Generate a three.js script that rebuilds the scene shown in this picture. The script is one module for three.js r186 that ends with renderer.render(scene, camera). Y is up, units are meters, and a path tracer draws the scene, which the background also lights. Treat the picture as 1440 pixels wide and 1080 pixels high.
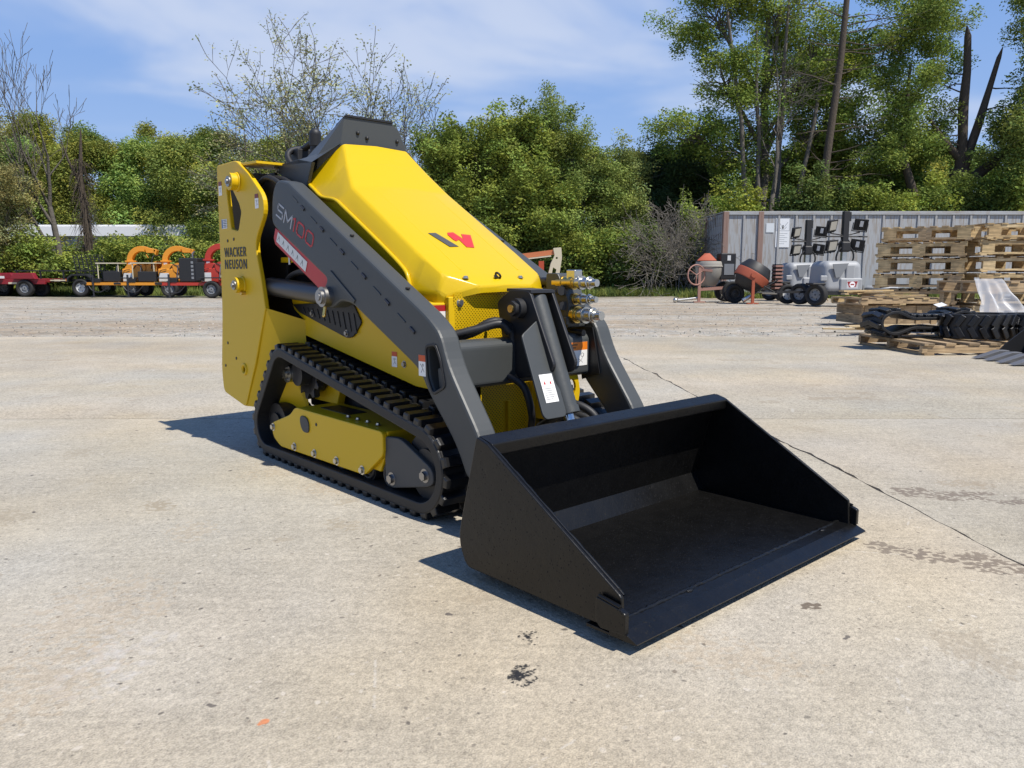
import * as THREE from 'three';
import { mergeGeometries, toCreasedNormals } from 'three/addons/utils/BufferGeometryUtils.js';
import { RoundedBoxGeometry } from 'three/addons/geometries/RoundedBoxGeometry.js';
import { ConvexGeometry } from 'three/addons/geometries/ConvexGeometry.js';
import { FontLoader } from 'three/addons/loaders/FontLoader.js';
import { TextGeometry } from 'three/addons/geometries/TextGeometry.js';

// ---------------------------------------------------------------- camera, sky, sun, exposure
const scene = new THREE.Scene();
const camera = new THREE.PerspectiveCamera(53.04, 4 / 3, 0.05, 800);
camera.position.set(0, 0.8, 0);
camera.rotation.set(-Math.atan(156 / 1082), 0, 0);
const renderer = new THREE.WebGLRenderer({ antialias: true });
renderer.toneMapping = THREE.LinearToneMapping;
renderer.toneMappingExposure = 1.18;
renderer.shadowMap.enabled = true;

function rng(seed) { let a = seed >>> 0; return () => { a = (a + 0x6D2B79F5) | 0; let t = Math.imul(a ^ (a >>> 15), 1 | a); t = (t + Math.imul(t ^ (t >>> 7), 61 | t)) ^ t; return ((t ^ (t >>> 14)) >>> 0) / 4294967296; }; }
const LAT = new Float32Array(65536); { const r = rng(77); for (let i = 0; i < 65536; i++) LAT[i] = r() * 2 - 1; }
function vn(x, y) { // smooth value noise, lattice of 256 x 256
  const xi = Math.floor(x), yi = Math.floor(y); let fx = x - xi, fy = y - yi;
  fx = fx * fx * (3 - 2 * fx); fy = fy * fy * (3 - 2 * fy);
  const x0 = xi & 255, x1 = (xi + 1) & 255, y0 = (yi & 255) << 8, y1 = ((yi + 1) & 255) << 8;
  const a = LAT[y0 + x0], b = LAT[y0 + x1], c = LAT[y1 + x0], d = LAT[y1 + x1];
  return a + (b - a) * fx + (c - a) * fy + (a - b - c + d) * fx * fy;
}
function fbm(x, y, n) { let s = 0, a = 0.5; for (let i = 0; i < n; i++) { s += a * vn(x, y); x = x * 2.03 + 17.3; y = y * 2.03 + 5.1; a *= 0.5; } return s; }
const clamp = (v, a = 0, b = 1) => Math.min(b, Math.max(a, v));
const smooth = (a, b, v) => { const t = clamp((v - a) / (b - a)); return t * t * (3 - 2 * t); };
const lerp = (a, b, t) => a + (b - a) * t;

// the sky: clear spring blue with thin cirrus, paler towards the horizon
{
  const W = 2048, H = 1024, data = new Float32Array(W * H * 4);
  for (let j = 0; j < H; j++) {
    const el = ((j + 0.5) / H - 0.5) * Math.PI, sy = Math.sin(el), cy = Math.cos(el);
    for (let i = 0; i < W; i++) {
      const az = ((i + 0.5) / W - 0.5) * 2 * Math.PI, dx = Math.cos(az) * cy, dz = Math.sin(az) * cy;
      const e = Math.max(sy, 0), k = (j * W + i) * 4;
      const t = 1 - Math.exp(-e * 4.6), u = smooth(0.25, 0.95, e);
      let r = lerp(lerp(0.46, 0.10, t), 0.045, u), g = lerp(lerp(0.60, 0.25, t), 0.13, u), b = lerp(lerp(0.80, 0.62, t), 0.38, u);
      const q = 1 / (e + 0.16), px = dx * q, pz = dz * q;
      const wx = fbm(px * 0.5 + 3.1, pz * 0.5 + 8.7, 3), wz = fbm(px * 0.5 + 31.1, pz * 0.5 + 2.2, 3);
      const c1 = fbm((px * 0.75 + pz * 0.35) + wx * 1.9 + 40, (pz * 1.9 - px * 0.6) + wz * 1.9 + 9, 7);
      const c2 = fbm(px * 0.32 + 11 + wx * 0.7, pz * 0.42 + 20 + wz * 0.7, 4);
      const c = clamp(smooth(0.0, 0.62, c1 * 1.1 + c2 * 0.45) * 0.9);
      const cl = 0.74;
      r = lerp(r, cl * 0.93, c * 0.62); g = lerp(g, cl * 0.97, c * 0.62); b = lerp(b, cl * 1.06, c * 0.62);
      if (sy < 0) { r = 0.40; g = 0.40; b = 0.38; }
      data[k] = r; data[k + 1] = g; data[k + 2] = b; data[k + 3] = 1;
    }
  }
  const sky = new THREE.DataTexture(data, W, H, THREE.RGBAFormat, THREE.FloatType);
  sky.mapping = THREE.EquirectangularReflectionMapping; sky.magFilter = THREE.LinearFilter; sky.minFilter = THREE.LinearFilter;
  sky.wrapS = THREE.RepeatWrapping; sky.needsUpdate = true;
  scene.background = sky; scene.environment = sky;
}
const SUN = new THREE.Vector3(0.4555, 1.0, 0.277).normalize();
const sun = new THREE.DirectionalLight(new THREE.Color().setRGB(1.0, 0.95, 0.87), 5.0);
sun.position.copy(SUN).multiplyScalar(60); sun.target.position.set(0, 0, -6);
sun.castShadow = true; sun.shadow.mapSize.set(4096, 4096); sun.shadow.radius = 1;
Object.assign(sun.shadow.camera, { left: -40, right: 40, top: 40, bottom: -40, near: 1, far: 160 });
scene.add(sun, sun.target);

// ---------------------------------------------------------------- helpers
const V3 = (x, y, z) => new THREE.Vector3(x, y, z);
const usedNames = {};
function numbered(n) { const k = usedNames[n] = (usedNames[n] ?? -1) + 1; return k ? `${n}_${String(k).padStart(3, '0')}` : n; }
function shadow(m) { m.castShadow = true; m.receiveShadow = true; return m; }
function part(parent, name, geo, mat, label) { const m = shadow(new THREE.Mesh(geo, mat)); m.name = name; parent.add(m); if (label) m.userData.label = label; return m; }
function grp(parent, name) { const g = new THREE.Group(); g.name = name; parent.add(g); return g; }
function thing(name, label, category, pos = [0, 0, 0], turn = 0, group) {
  const o = new THREE.Group(); o.name = numbered(name); o.position.set(...pos); o.rotation.y = turn; scene.add(o);
  o.userData = { label, category }; if (group) o.userData.group = group; return o;
}
function lin(r, g, b) { return new THREE.Color().setRGB(r, g, b); }
function mat(r, g, b, rough = 0.6, metal = 0, extra = {}) { return new THREE.MeshPhysicalMaterial({ color: lin(r, g, b), roughness: rough, metalness: metal, ...extra }); }
function merge(...gs) { return mergeGeometries(gs.flat().map(g => { g = g.index ? g.toNonIndexed() : g; for (const k of Object.keys(g.attributes)) if (!['position', 'normal', 'uv'].includes(k)) g.deleteAttribute(k); return g; })); }
function box(w, h, d, x = 0, y = 0, z = 0, r = 0) { const g = r ? new RoundedBoxGeometry(w, h, d, 2, r) : new THREE.BoxGeometry(w, h, d); return g.translate(x, y, z); }
function bx(x0, x1, y0, y1, z0, z1, r = 0) { return box(x1 - x0, y1 - y0, z1 - z0, (x0 + x1) / 2, (y0 + y1) / 2, (z0 + z1) / 2, r); }
function rod(p, q, r, seg = 16, r2 = r) { // cylinder from p to q
  const a = V3(...p), b = V3(...q), d = b.clone().sub(a), g = new THREE.CylinderGeometry(r2, r, d.length(), seg);
  g.applyQuaternion(new THREE.Quaternion().setFromUnitVectors(V3(0, 1, 0), d.normalize())); return g.translate((a.x + b.x) / 2, (a.y + b.y) / 2, (a.z + b.z) / 2);
}
function bar(p, q, w, h) { // square bar from p to q, h is its vertical side
  const a = V3(...p), b = V3(...q), d = b.clone().sub(a), L = d.length(), g = new THREE.BoxGeometry(w, h, L); d.normalize();
  let s = V3(0, 1, 0).cross(d); if (s.length() < 1e-3) s = V3(1, 0, 0); s.normalize(); const u = d.clone().cross(s);
  return g.applyMatrix4(new THREE.Matrix4().makeBasis(s, u, d)).translate((a.x + b.x) / 2, (a.y + b.y) / 2, (a.z + b.z) / 2);
}
function hose(pts, r, seg = 24, sides = 8) { return new THREE.TubeGeometry(new THREE.CatmullRomCurve3(pts.map(p => V3(...p))), seg, r, sides); }
function shape(pts, holes = []) { const s = new THREE.Shape(pts.map(p => new THREE.Vector2(...p))); for (const h of holes) s.holes.push(new THREE.Path(h.map(p => new THREE.Vector2(...p)))); return s; }
function ext(pts, z0, z1, bevel = 0.003, holes = []) { // plate: outline in x, y, from z0 to z1
  const b = Math.min(bevel, (z1 - z0) * 0.45);
  const g = new THREE.ExtrudeGeometry(shape(pts, holes), { depth: z1 - z0 - 2 * b, bevelEnabled: b > 0, bevelThickness: b, bevelSize: b, bevelOffset: -b, bevelSegments: 2, curveSegments: 8, steps: 1 });
  return g.translate(0, 0, z0 + b);
}
function roundPoly(pts, r, n = 5) { // polygon with rounded corners; r may be a list
  const out = []; const N = pts.length;
  for (let i = 0; i < N; i++) {
    const p = pts[i], a = pts[(i + N - 1) % N], b = pts[(i + 1) % N], rr = Array.isArray(r) ? r[i] : r;
    if (!rr) { out.push(p); continue; }
    const la = Math.hypot(a[0] - p[0], a[1] - p[1]), lb = Math.hypot(b[0] - p[0], b[1] - p[1]), ta = Math.min(rr / la, 0.45), tb = Math.min(rr / lb, 0.45);
    const A = [lerp(p[0], a[0], ta), lerp(p[1], a[1], ta)], B = [lerp(p[0], b[0], tb), lerp(p[1], b[1], tb)];
    for (let k = 0; k <= n; k++) { const t = k / n, u = 1 - t; out.push([u * u * A[0] + 2 * u * t * p[0] + t * t * B[0], u * u * A[1] + 2 * u * t * p[1] + t * t * B[1]]); }
  }
  return out;
}
function circle(x, y, r, n = 24) { return Array.from({ length: n }, (_, i) => [x + r * Math.cos(i / n * 2 * Math.PI), y + r * Math.sin(i / n * 2 * Math.PI)]); }
function mirrorZ(g) { const m = g.index ? g.toNonIndexed() : g.clone(); m.scale(1, 1, -1); const n = m.attributes.position.count; for (const k of Object.keys(m.attributes)) { const a = m.attributes[k], s = a.itemSize; for (let i = 0; i < n; i += 3) for (let c = 0; c < s; c++) { const t = a.array[(i + 1) * s + c]; a.array[(i + 1) * s + c] = a.array[(i + 2) * s + c]; a.array[(i + 2) * s + c] = t; } } return m; }
function polyGeo(pts, faces) { // flat-shaded faces over shared points (n-gons fanned)
  const pos = []; for (const f of faces) for (let i = 1; i + 1 < f.length; i++) for (const k of [f[0], f[i], f[i + 1]]) pos.push(...pts[k]);
  const g = new THREE.BufferGeometry(); g.setAttribute('position', new THREE.Float32BufferAttribute(pos, 3)); g.setAttribute('uv', new THREE.Float32BufferAttribute(new Float32Array(pos.length / 3 * 2), 2)); g.computeVertexNormals(); return g;
}
class Tubes { // many tapering tubes in one geometry
  constructor() { this.p = []; this.n = []; this.i = []; }
  add(pts, radii, sides = 5) {
    const N = pts.length, base0 = this.p.length / 3; let prevS = null;
    for (let k = 0; k < N; k++) {
      const d = pts[Math.min(k + 1, N - 1)].clone().sub(pts[Math.max(k - 1, 0)]).normalize();
      let s = prevS ? prevS.clone().sub(d.clone().multiplyScalar(prevS.dot(d))) : (Math.abs(d.y) < 0.9 ? V3(0, 1, 0) : V3(1, 0, 0)).cross(d); s.normalize(); prevS = s; const t = d.clone().cross(s);
      for (let j = 0; j < sides; j++) { const a = j / sides * 2 * Math.PI, c = Math.cos(a), q = Math.sin(a), nx = s.x * c + t.x * q, ny = s.y * c + t.y * q, nz = s.z * c + t.z * q, r = radii[k]; this.p.push(pts[k].x + nx * r, pts[k].y + ny * r, pts[k].z + nz * r); this.n.push(nx, ny, nz); }
      if (k) for (let j = 0; j < sides; j++) { const a = base0 + (k - 1) * sides + j, b = base0 + (k - 1) * sides + (j + 1) % sides; this.i.push(a, b, a + sides, b, b + sides, a + sides); }
    }
  }
  geo() { const g = new THREE.BufferGeometry(); g.setAttribute('position', new THREE.Float32BufferAttribute(this.p, 3)); g.setAttribute('normal', new THREE.Float32BufferAttribute(this.n, 3)); const uv = new Float32Array(this.p.length / 3 * 2); for (let i = 0; i < uv.length / 2; i++) { uv[2 * i] = this.p[3 * i] * 1.3 + this.p[3 * i + 2]; uv[2 * i + 1] = this.p[3 * i + 1] * 0.5; } g.setAttribute('uv', new THREE.BufferAttribute(uv, 2)); g.setIndex(this.i); return g; }
}
function tex8(W, H, fn, srgb, repeat = true) { // fn(x, y, out) fills out[0..2] with 0..255
  const d = new Uint8Array(W * H * 4), o = [0, 0, 0];
  for (let y = 0; y < H; y++) for (let x = 0; x < W; x++) { fn(x, y, o); const k = (y * W + x) * 4; d[k] = clamp(o[0], 0, 255); d[k + 1] = clamp(o[1], 0, 255); d[k + 2] = clamp(o[2], 0, 255); d[k + 3] = 255; }
  const t = new THREE.DataTexture(d, W, H); t.magFilter = THREE.LinearFilter; t.minFilter = THREE.LinearFilter; if (srgb) t.colorSpace = THREE.SRGBColorSpace;
  if (repeat) t.wrapS = t.wrapT = THREE.RepeatWrapping; t.needsUpdate = true; return t;
}
function uvBox(g, s) { // uv in metres by the face's main direction
  const p = g.attributes.position, n = g.attributes.normal, uv = new Float32Array(p.count * 2);
  for (let i = 0; i < p.count; i++) { const ax = Math.abs(n.getX(i)), ay = Math.abs(n.getY(i)), az = Math.abs(n.getZ(i)); let u, v; if (ay >= ax && ay >= az) { u = p.getX(i); v = p.getZ(i); } else if (ax >= az) { u = p.getZ(i); v = p.getY(i); } else { u = p.getX(i); v = p.getY(i); } uv[2 * i] = u / s; uv[2 * i + 1] = v / s; }
  g.setAttribute('uv', new THREE.BufferAttribute(uv, 2)); return g;
}

// ---------------------------------------------------------------- ground and concrete
const jointX = z => 1.045 + (z + 7.5) * 0.0665 + vn(z * 3.1, 2.2) * 0.010 + vn(z * 11, 8.2) * 0.005;            // the long rough joint
const JZ = -4.2;                                            // the cross joint
// concrete: pale tan paste, fine sand grain, dark and light aggregate, faint broom marks
function concreteTexture(W, H, metresW, metresH, seed, spots) {
  const r = rng(seed), buf = new Float32Array(W * H * 3), pxm = W / metresW;
  for (let y = 0; y < H; y++) for (let x = 0; x < W; x++) {
    const u = x / pxm + seed, v = y / pxm + seed * 0.7;
    const big = fbm(u * 0.9, v * 0.9, 4), mid = fbm(u * 5.3 + 9, v * 4.1, 4), fine = vn(u * 130, v * 120), broom = vn(u * 7, v * 85), g = r() - 0.5;
    const warm = fbm(u * 1.7 + 50, v * 1.7, 3);
    const s = 1 + big * 0.11 + mid * 0.09 + fine * 0.13 + vn(u * 48, v * 44) * 0.05 + broom * 0.05 + g * 0.48;
    const k = (y * W + x) * 3; buf[k] = 0.374 * s * (1 + warm * 0.06); buf[k + 1] = 0.331 * s; buf[k + 2] = 0.256 * s * (1 - warm * 0.12);
  }
  const dot = (cx, cy, rx, ry, ang, col, op, rough = 0.25) => {
    const R = Math.ceil(Math.max(rx, ry) * 1.4), ca = Math.cos(ang), sa = Math.sin(ang);
    for (let yy = -R; yy <= R; yy++) for (let xx = -R; xx <= R; xx++) {
      const X = Math.round(cx) + xx, Y = Math.round(cy) + yy; if (X < 0 || Y < 0 || X >= W || Y >= H) continue;
      const a = (xx * ca + yy * sa) / rx, b = (-xx * sa + yy * ca) / ry, d = a * a + b * b + vn(X * 0.21, Y * 0.21) * rough * 2;
      if (d < 1) { const o = op * smooth(0, 0.45, 1 - d), k = (Y * W + X) * 3; for (let c = 0; c < 3; c++) buf[k + c] = lerp(buf[k + c], col[c], o); }
    }
  };
  const area = metresW * metresH;
  for (let i = 0; i < area * 800; i++) { const q = 0.35 + r() * r() * r() * 2.9; dot(r() * W, r() * H, q * pxm / 500 * 1.6, q * pxm / 500, r() * 6.3, r() < 0.75 ? [0.06, 0.052, 0.045] : [0.14, 0.11, 0.08], 0.35 + r() * 0.45); }
  for (let i = 0; i < area * 260; i++) { const q = 0.7 + r() * r() * 2.6; dot(r() * W, r() * H, q * pxm / 500 * 1.5, q * pxm / 500, r() * 6.3, [0.54, 0.49, 0.41], 0.3 + r() * 0.45); }
  for (let i = 0; i < area * 3; i++) { const q = 8 + r() * 30; dot(r() * W, r() * H, q * pxm / 500 * 1.6, q * pxm / 500, r() * 6.3, r() < 0.5 ? [0.28, 0.23, 0.16] : [0.41, 0.37, 0.30], 0.3 + r() * 0.25, 0.7); }
  for (let i = 0; i < area * 3; i++) { // pale scrapes
    const a = r() * 6.3, L = (0.05 + r() * 0.22) * pxm, x0 = r() * W, y0 = r() * H; for (let t = 0; t < L; t += 1.5) if (vn(t * 0.13 + i * 7, i) > -0.2) dot(x0 + Math.cos(a) * t, y0 + Math.sin(a) * t, 1.5, 1.2, 0, [0.50, 0.46, 0.39], 0.5);
  }
  spots && spots(dot, pxm);
  const d = new Uint8Array(W * H * 4); for (let i = 0; i < W * H; i++) { for (let c = 0; c < 3; c++) { const l = clamp(buf[i * 3 + c]); d[i * 4 + c] = 255 * (l <= 0.0031308 ? 12.92 * l : 1.055 * Math.pow(l, 1 / 2.4) - 0.055); } d[i * 4 + 3] = 255; }
  const t = new THREE.DataTexture(d, W, H); t.colorSpace = THREE.SRGBColorSpace; t.magFilter = t.minFilter = THREE.LinearFilter; t.wrapS = t.wrapT = THREE.MirroredRepeatWrapping; t.needsUpdate = true; return t;
}
const concreteBump = (() => { const r = rng(5); return tex8(1024, 1024, (x, y, o) => { const v = 128 + vn(x * 0.25, y * 0.25) * 40 + vn(x * 0.0625, y * 0.0625) * 30 + (r() - 0.5) * 90; o[0] = o[1] = o[2] = v; }, false); })();
concreteBump.repeat.set(3, 3);
// near panel to the west of the joint: x -3..1.5, z -4.3..0.2 (v runs from z = 0.2 to -4.3)
const texNearA = concreteTexture(2048, 2048, 4.5, 4.5, 3, (dot, p) => {
  const at = (x, z) => [(x + 3) * p, (0.2 - z) * p], r = rng(41);
  for (const [x, z, n, s] of [[0.032, -1.614, 34, 0.026], [0.014, -1.446, 150, 0.027]]) for (let i = 0; i < n; i++) { const a = r() * 6.3, q = Math.pow(r(), 1.2) * s, c = at(x + Math.cos(a) * q * 1.1 + q * 0.3, z + Math.sin(a) * q * 1.6); dot(c[0], c[1], 0.9 + r() * 2.2, 0.7 + r() * 0.9, r() * 6.3, [0.012, 0.012, 0.013], 0.9); }
  for (let i = 0; i < 34; i++) { const t = r(), c = at(lerp(1.03, 1.38, t) + (r() - 0.5) * 0.07, lerp(-2.19, -2.02, t) + (r() - 0.5) * 0.10), q = (0.008 + r() * 0.018) * p; dot(c[0], c[1], q * 1.6, q, (r() - 0.5) * 1.2, [0.19, 0.155, 0.115], 0.9, 1.0); }
  { const c = at(0.729, -1.769); dot(c[0], c[1], 0.026 * p, 0.018 * p, 0.3, [0.13, 0.10, 0.07], 0.95, 0.8); }
  { const c = at(-0.446, -1.285); dot(c[0], c[1], 4.5, 7, 0, [0.55, 0.17, 0.05], 0.8, 0.5); }
  { const c = at(-0.829, -1.503); for (let i = 0; i < 90; i++) dot(c[0] + (r() - 0.5) * 70, c[1] + (r() - 0.5) * 130, 2 + r() * 8, 2 + r() * 7, r() * 6, [0.46, 0.44, 0.41], 0.22); }
  for (let i = 0; i < 26; i++) { const c = at(-2.4 + r() * 3.4, -1.2 - r() * 2.8); dot(c[0], c[1], 3 + r() * 4, 2 + r() * 2, r() * 6.3, [0.07, 0.06, 0.055], 0.8, 0.6); }
  for (let i = 0; i < 7; i++) { const c = at(-1.8 + r() * 2.6, -1.3 - r() * 2); dot(c[0], c[1], 30 + r() * 50, 25 + r() * 30, r() * 6.3, [0.36, 0.26, 0.15], 0.22, 0.9); }
});
const texNearB = concreteTexture(1024, 2048, 2.3, 4.6, 9, (dot, p) => { // damp brown patches beside the joint
  const r = rng(12), at = (x, z) => [(x - 1.0) * p, (0.2 - z) * p];
  const patch = (x0, z0, x1, z1, n, w) => { for (let i = 0; i < n; i++) { const t = r(), c = at(lerp(x0, x1, t) + (r() - 0.5) * w, lerp(z0, z1, t) + (r() - 0.5) * w); const q = (0.006 + r() * 0.022) * p; dot(c[0], c[1], q * 1.7, q, (r() - 0.5) * 1.2, [0.20, 0.165, 0.125], 0.9, 1.0); } };
  patch(1.42, -2.76, 1.95, -2.60, 60, 0.12); patch(1.42, -2.02, 1.6, -1.94, 10, 0.07);
});
const texFar = concreteTexture(1024, 1024, 6, 6, 15);
function slabMat(t) { return new THREE.MeshStandardMaterial({ map: t, roughness: 0.86, bumpMap: concreteBump, bumpScale: 0.003, vertexColors: true }); }
const pad = new THREE.Group(); pad.name = 'concrete_pad'; pad.userData = { kind: 'structure', label: 'pale tan concrete yard slabs with rough joints', category: 'concrete' }; scene.add(pad);
function slab(x0, x1, z0, z1, nx, nz, matl, uvf, seed, bow = 1) { // x0, x1 are functions of z; worn, uneven edges
  const pos = [], uv = [], col = [], idx = [];
  for (let j = 0; j <= nz; j++) for (let i = 0; i <= nx; i++) {
    const zz = lerp(z0, z1, j / nz), a = x0(zz), b = x1(zz); let x = lerp(a, b, i / nx), z = zz;
    if (i === 0 || i === nx) { const n = vn(z * 9 + seed, 3.3) * 0.006 + vn(z * 31, seed) * 0.006 + Math.max(0, vn(z * 14, seed + 5) - 0.45) * 0.045; x += (i === 0 ? 1 : -1) * (0.0045 + n * 0.8); }
    if (j === 0 || j === nz) z += (j === 0 ? 1 : -1) * (z1 > z0 ? 1 : -1) * (0.004 + vn(x * 17, seed + 9) * 0.003);
    const tone = 1 + fbm(x * 0.35 + seed, z * 0.5, 4) * 0.13 + fbm(x * 2.2, z * 3.5 + seed, 3) * 0.07 + fbm(x * 0.22 + 9, z * 2.6 + seed, 4) * 0.16 * smooth(-3.5, -5.5, z), warm = fbm(x * 0.8 + 7, z * 0.9 + seed, 3) * 0.06;
    pos.push(x, vn(x * 0.7, z * 0.7) * 0.002 * bow, z); uv.push(...uvf(x, z)); col.push(tone * (1 + warm), tone, tone * (1 - warm));
  }
  const w = nx + 1; for (let j = 0; j < nz; j++) for (let i = 0; i < nx; i++) { const a = j * w + i; if (z1 < z0) idx.push(a, a + 1, a + w, a + 1, a + w + 1, a + w); else idx.push(a, a + w, a + 1, a + 1, a + w, a + w + 1); }
  const rim = []; for (let i = 0; i <= nx; i++) rim.push(i); for (let j = 1; j <= nz; j++) rim.push(j * w + nx); for (let i = nx - 1; i >= 0; i--) rim.push(nz * w + i); for (let j = nz - 1; j >= 1; j--) rim.push(j * w);
  const n0 = pos.length / 3; rim.forEach(k => { pos.push(pos[3 * k], -0.05, pos[3 * k + 2]); uv.push(uv[2 * k], uv[2 * k + 1]); col.push(1, 1, 1); pos.push(pos[3 * k], pos[3 * k + 1], pos[3 * k + 2]); uv.push(uv[2 * k], uv[2 * k + 1]); col.push(1, 1, 1); });
  rim.forEach((k, t) => { const a = n0 + 2 * t, b = n0 + 2 * ((t + 1) % rim.length); idx.push(a + 1, a, b + 1, b + 1, a, b); });
  const g = new THREE.BufferGeometry(); g.setAttribute('position', new THREE.Float32BufferAttribute(pos, 3)); g.setAttribute('uv', new THREE.Float32BufferAttribute(uv, 2)); g.setAttribute('color', new THREE.Float32BufferAttribute(col, 3)); g.setIndex(idx); g.computeVertexNormals();
  part(pad, 'slab', g, matl);
}
slab(() => -14, jointX, 0.9, JZ, 160, 80, slabMat(texNearA), (x, z) => [(x + 3) / 4.5, (0.2 - z) / 4.5], 1);
slab(jointX, () => 16, 0.9, JZ, 150, 80, slabMat(texNearB), (x, z) => [(x - 1.0) / 2.3, (0.2 - z) / 4.6], 2);
const farMat = slabMat(texFar), edgeZ = x => -9.9;
slab(() => -20, jointX, JZ, -9.75, 200, 60, farMat, (x, z) => [x / 6, z / 6], 3);
slab(jointX, () => 22, JZ, -9.75, 200, 60, farMat, (x, z) => [x / 6 + 0.37, z / 6], 4);
slab(() => -14, () => 16, 8, 0.9, 60, 20, farMat, (x, z) => [x / 6, z / 6], 5);

{ // dust and grit packed into the joints
  const t = new THREE.PlaneGeometry(0.06, 14, 1, 60).rotateX(-Math.PI / 2).translate(0, -0.007, -2.7), p = t.attributes.position; for (let i = 0; i < p.count; i++) p.setX(i, p.getX(i) + jointX(p.getZ(i))); part(pad, 'joint_filler', t, new THREE.MeshStandardMaterial({ color: lin(0.18, 0.15, 0.11), roughness: 1 }));
  part(pad, 'joint_filler', new THREE.PlaneGeometry(36, 0.05).rotateX(-Math.PI / 2).translate(0, -0.009, JZ), new THREE.MeshStandardMaterial({ color: lin(0.18, 0.15, 0.11), roughness: 1 }));
}
// ground: pale crushed stone and dust, browner tracks
const gravelTex = (() => { const r = rng(23); const W = 1024, b = new Float32Array(W * W * 3);
  for (let i = 0; i < W * W; i++) { const x = i % W, y = i / W | 0; const m = vn(x / 4, y / 4) * 0.16 + vn(x / 16, y / 16) * 0.14 + vn(x / 64, y / 32) * 0.18 + (r() - 0.5) * 0.30; const s = 1 + m, w = vn(x / 32 + 90, y / 32) * 0.06; b[i * 3] = 0.33 * s * (1 + w); b[i * 3 + 1] = 0.295 * s; b[i * 3 + 2] = 0.237 * s * (1 - w); }
  for (let k = 0; k < 9000; k++) { const cx = r() * W, cy = r() * W, q = 1 + r() * r() * 4.5, t = r() < 0.5 ? 0.17 + r() * 0.16 : 0.38 + r() * 0.14; for (let yy = -5; yy <= 5; yy++) for (let xx = -5; xx <= 5; xx++) if (xx * xx + yy * yy * 1.3 < q * q) { const j = (((cy + yy) & (W - 1)) * W + ((cx + xx) & (W - 1))) * 3; b[j] = t; b[j + 1] = t * 0.95; b[j + 2] = t * 0.86; } }
  return tex8(W, W, (x, y, o) => { const i = (y * W + x) * 3; for (let c = 0; c < 3; c++) o[c] = 255 * Math.pow(clamp(b[i + c]), 1 / 2.2); }, true); })();
{
  const xs = [], zs = []; for (let x = -400; x < -40; x += 30) xs.push(x); for (let x = -40; x <= 40; x += 0.4) xs.push(x); for (let x = 60; x <= 400; x += 30) xs.push(x);
  for (let z = 60; z > 10; z -= 10) zs.push(z); zs.push(8, 4, 0, -4, -8, -9); for (let z = -9.4; z > -34; z -= 0.22) zs.push(z); for (let z = -36; z > -400; z -= 14) zs.push(z);
  const pos = [], uv = [], col = [], idx = [], w = xs.length;
  for (const z of zs) for (const x of xs) {
    let y = -0.035; if (z < -9.3 && z > -40) y = -0.02 + fbm(x * 0.35, z * 0.6, 3) * 0.045 + vn(x * 1.7, z * 2.2) * 0.012; if (z < -9.3 && z > -10.4) y = Math.min(y, 0.0) * smooth(-9.3, -10.4, z) - 0.012;
    const grey = smooth(0.0, 0.4, fbm(x * 0.13, z * 0.8 + 3, 3)) * 0.6, dirt = smooth(-0.05, 0.35, fbm(x * 0.11 + 30, z * 1.3, 4)), back = smooth(-24, -28.5, z + fbm(x * 0.5, z * 0.5, 3) * 2.5);
    let c = [1, 1, 1]; c = c.map((v, i) => lerp(v, [0.86, 0.90, 0.95][i], grey)); c = c.map((v, i) => lerp(v, [0.80, 0.68, 0.54][i], dirt * 0.6)); c = c.map((v, i) => lerp(v, [0.22, 0.24, 0.12][i], back));
    pos.push(x, y, z); uv.push(x / 5, z / 5); col.push(...c);
  }
  for (let j = 0; j + 1 < zs.length; j++) for (let i = 0; i + 1 < w; i++) { const a = j * w + i; idx.push(a, a + 1, a + w, a + 1, a + w + 1, a + w); }
  const g = new THREE.BufferGeometry(); g.setAttribute('position', new THREE.Float32BufferAttribute(pos, 3)); g.setAttribute('uv', new THREE.Float32BufferAttribute(uv, 2)); g.setAttribute('color', new THREE.Float32BufferAttribute(col, 3)); g.setIndex(idx); g.computeVertexNormals();
  const m = part(scene, 'ground', g, new THREE.MeshStandardMaterial({ map: gravelTex, roughness: 0.95, vertexColors: true })); m.userData = { kind: 'structure', label: 'pale crushed stone yard beyond the concrete', category: 'ground' };
}
{ // loose stones along the edge of the concrete
  const r = rng(8), N = 4200, g = new THREE.IcosahedronGeometry(1, 0), p = g.attributes.position; for (let i = 0; i < p.count; i++) p.setXYZ(i, p.getX(i), p.getY(i) * 0.7, p.getZ(i) * 0.85); g.computeVertexNormals();
  const im = new THREE.InstancedMesh(g, new THREE.MeshStandardMaterial({ color: 0xffffff, roughness: 0.9 }), N), M = new THREE.Matrix4(), q = new THREE.Quaternion(), c = new THREE.Color();
  for (let i = 0; i < N; i++) { const z = -9.72 - Math.pow(r(), 1.9) * 14, half = 2 - z * 0.72, x = (r() * 2 - 1) * half, s = (0.006 + r() * r() * 0.017); q.setFromEuler(new THREE.Euler(r() * 6, r() * 6, r() * 6)); M.compose(V3(x, -0.014 + fbm(x * 0.35, z * 0.6, 3) * 0.045 + s * 0.2, z), q, V3(s, s * 0.6, s)); im.setMatrixAt(i, M); const t = 0.22 + r() * 0.24; im.setColorAt(i, c.setRGB(t, t * (0.9 + r() * 0.06), t * (0.76 + r() * 0.12))); }
  im.name = 'gravel'; im.userData = { kind: 'stuff', label: 'loose grey gravel stones along the concrete edge', category: 'gravel' }; shadow(im); scene.add(im);
}

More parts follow.
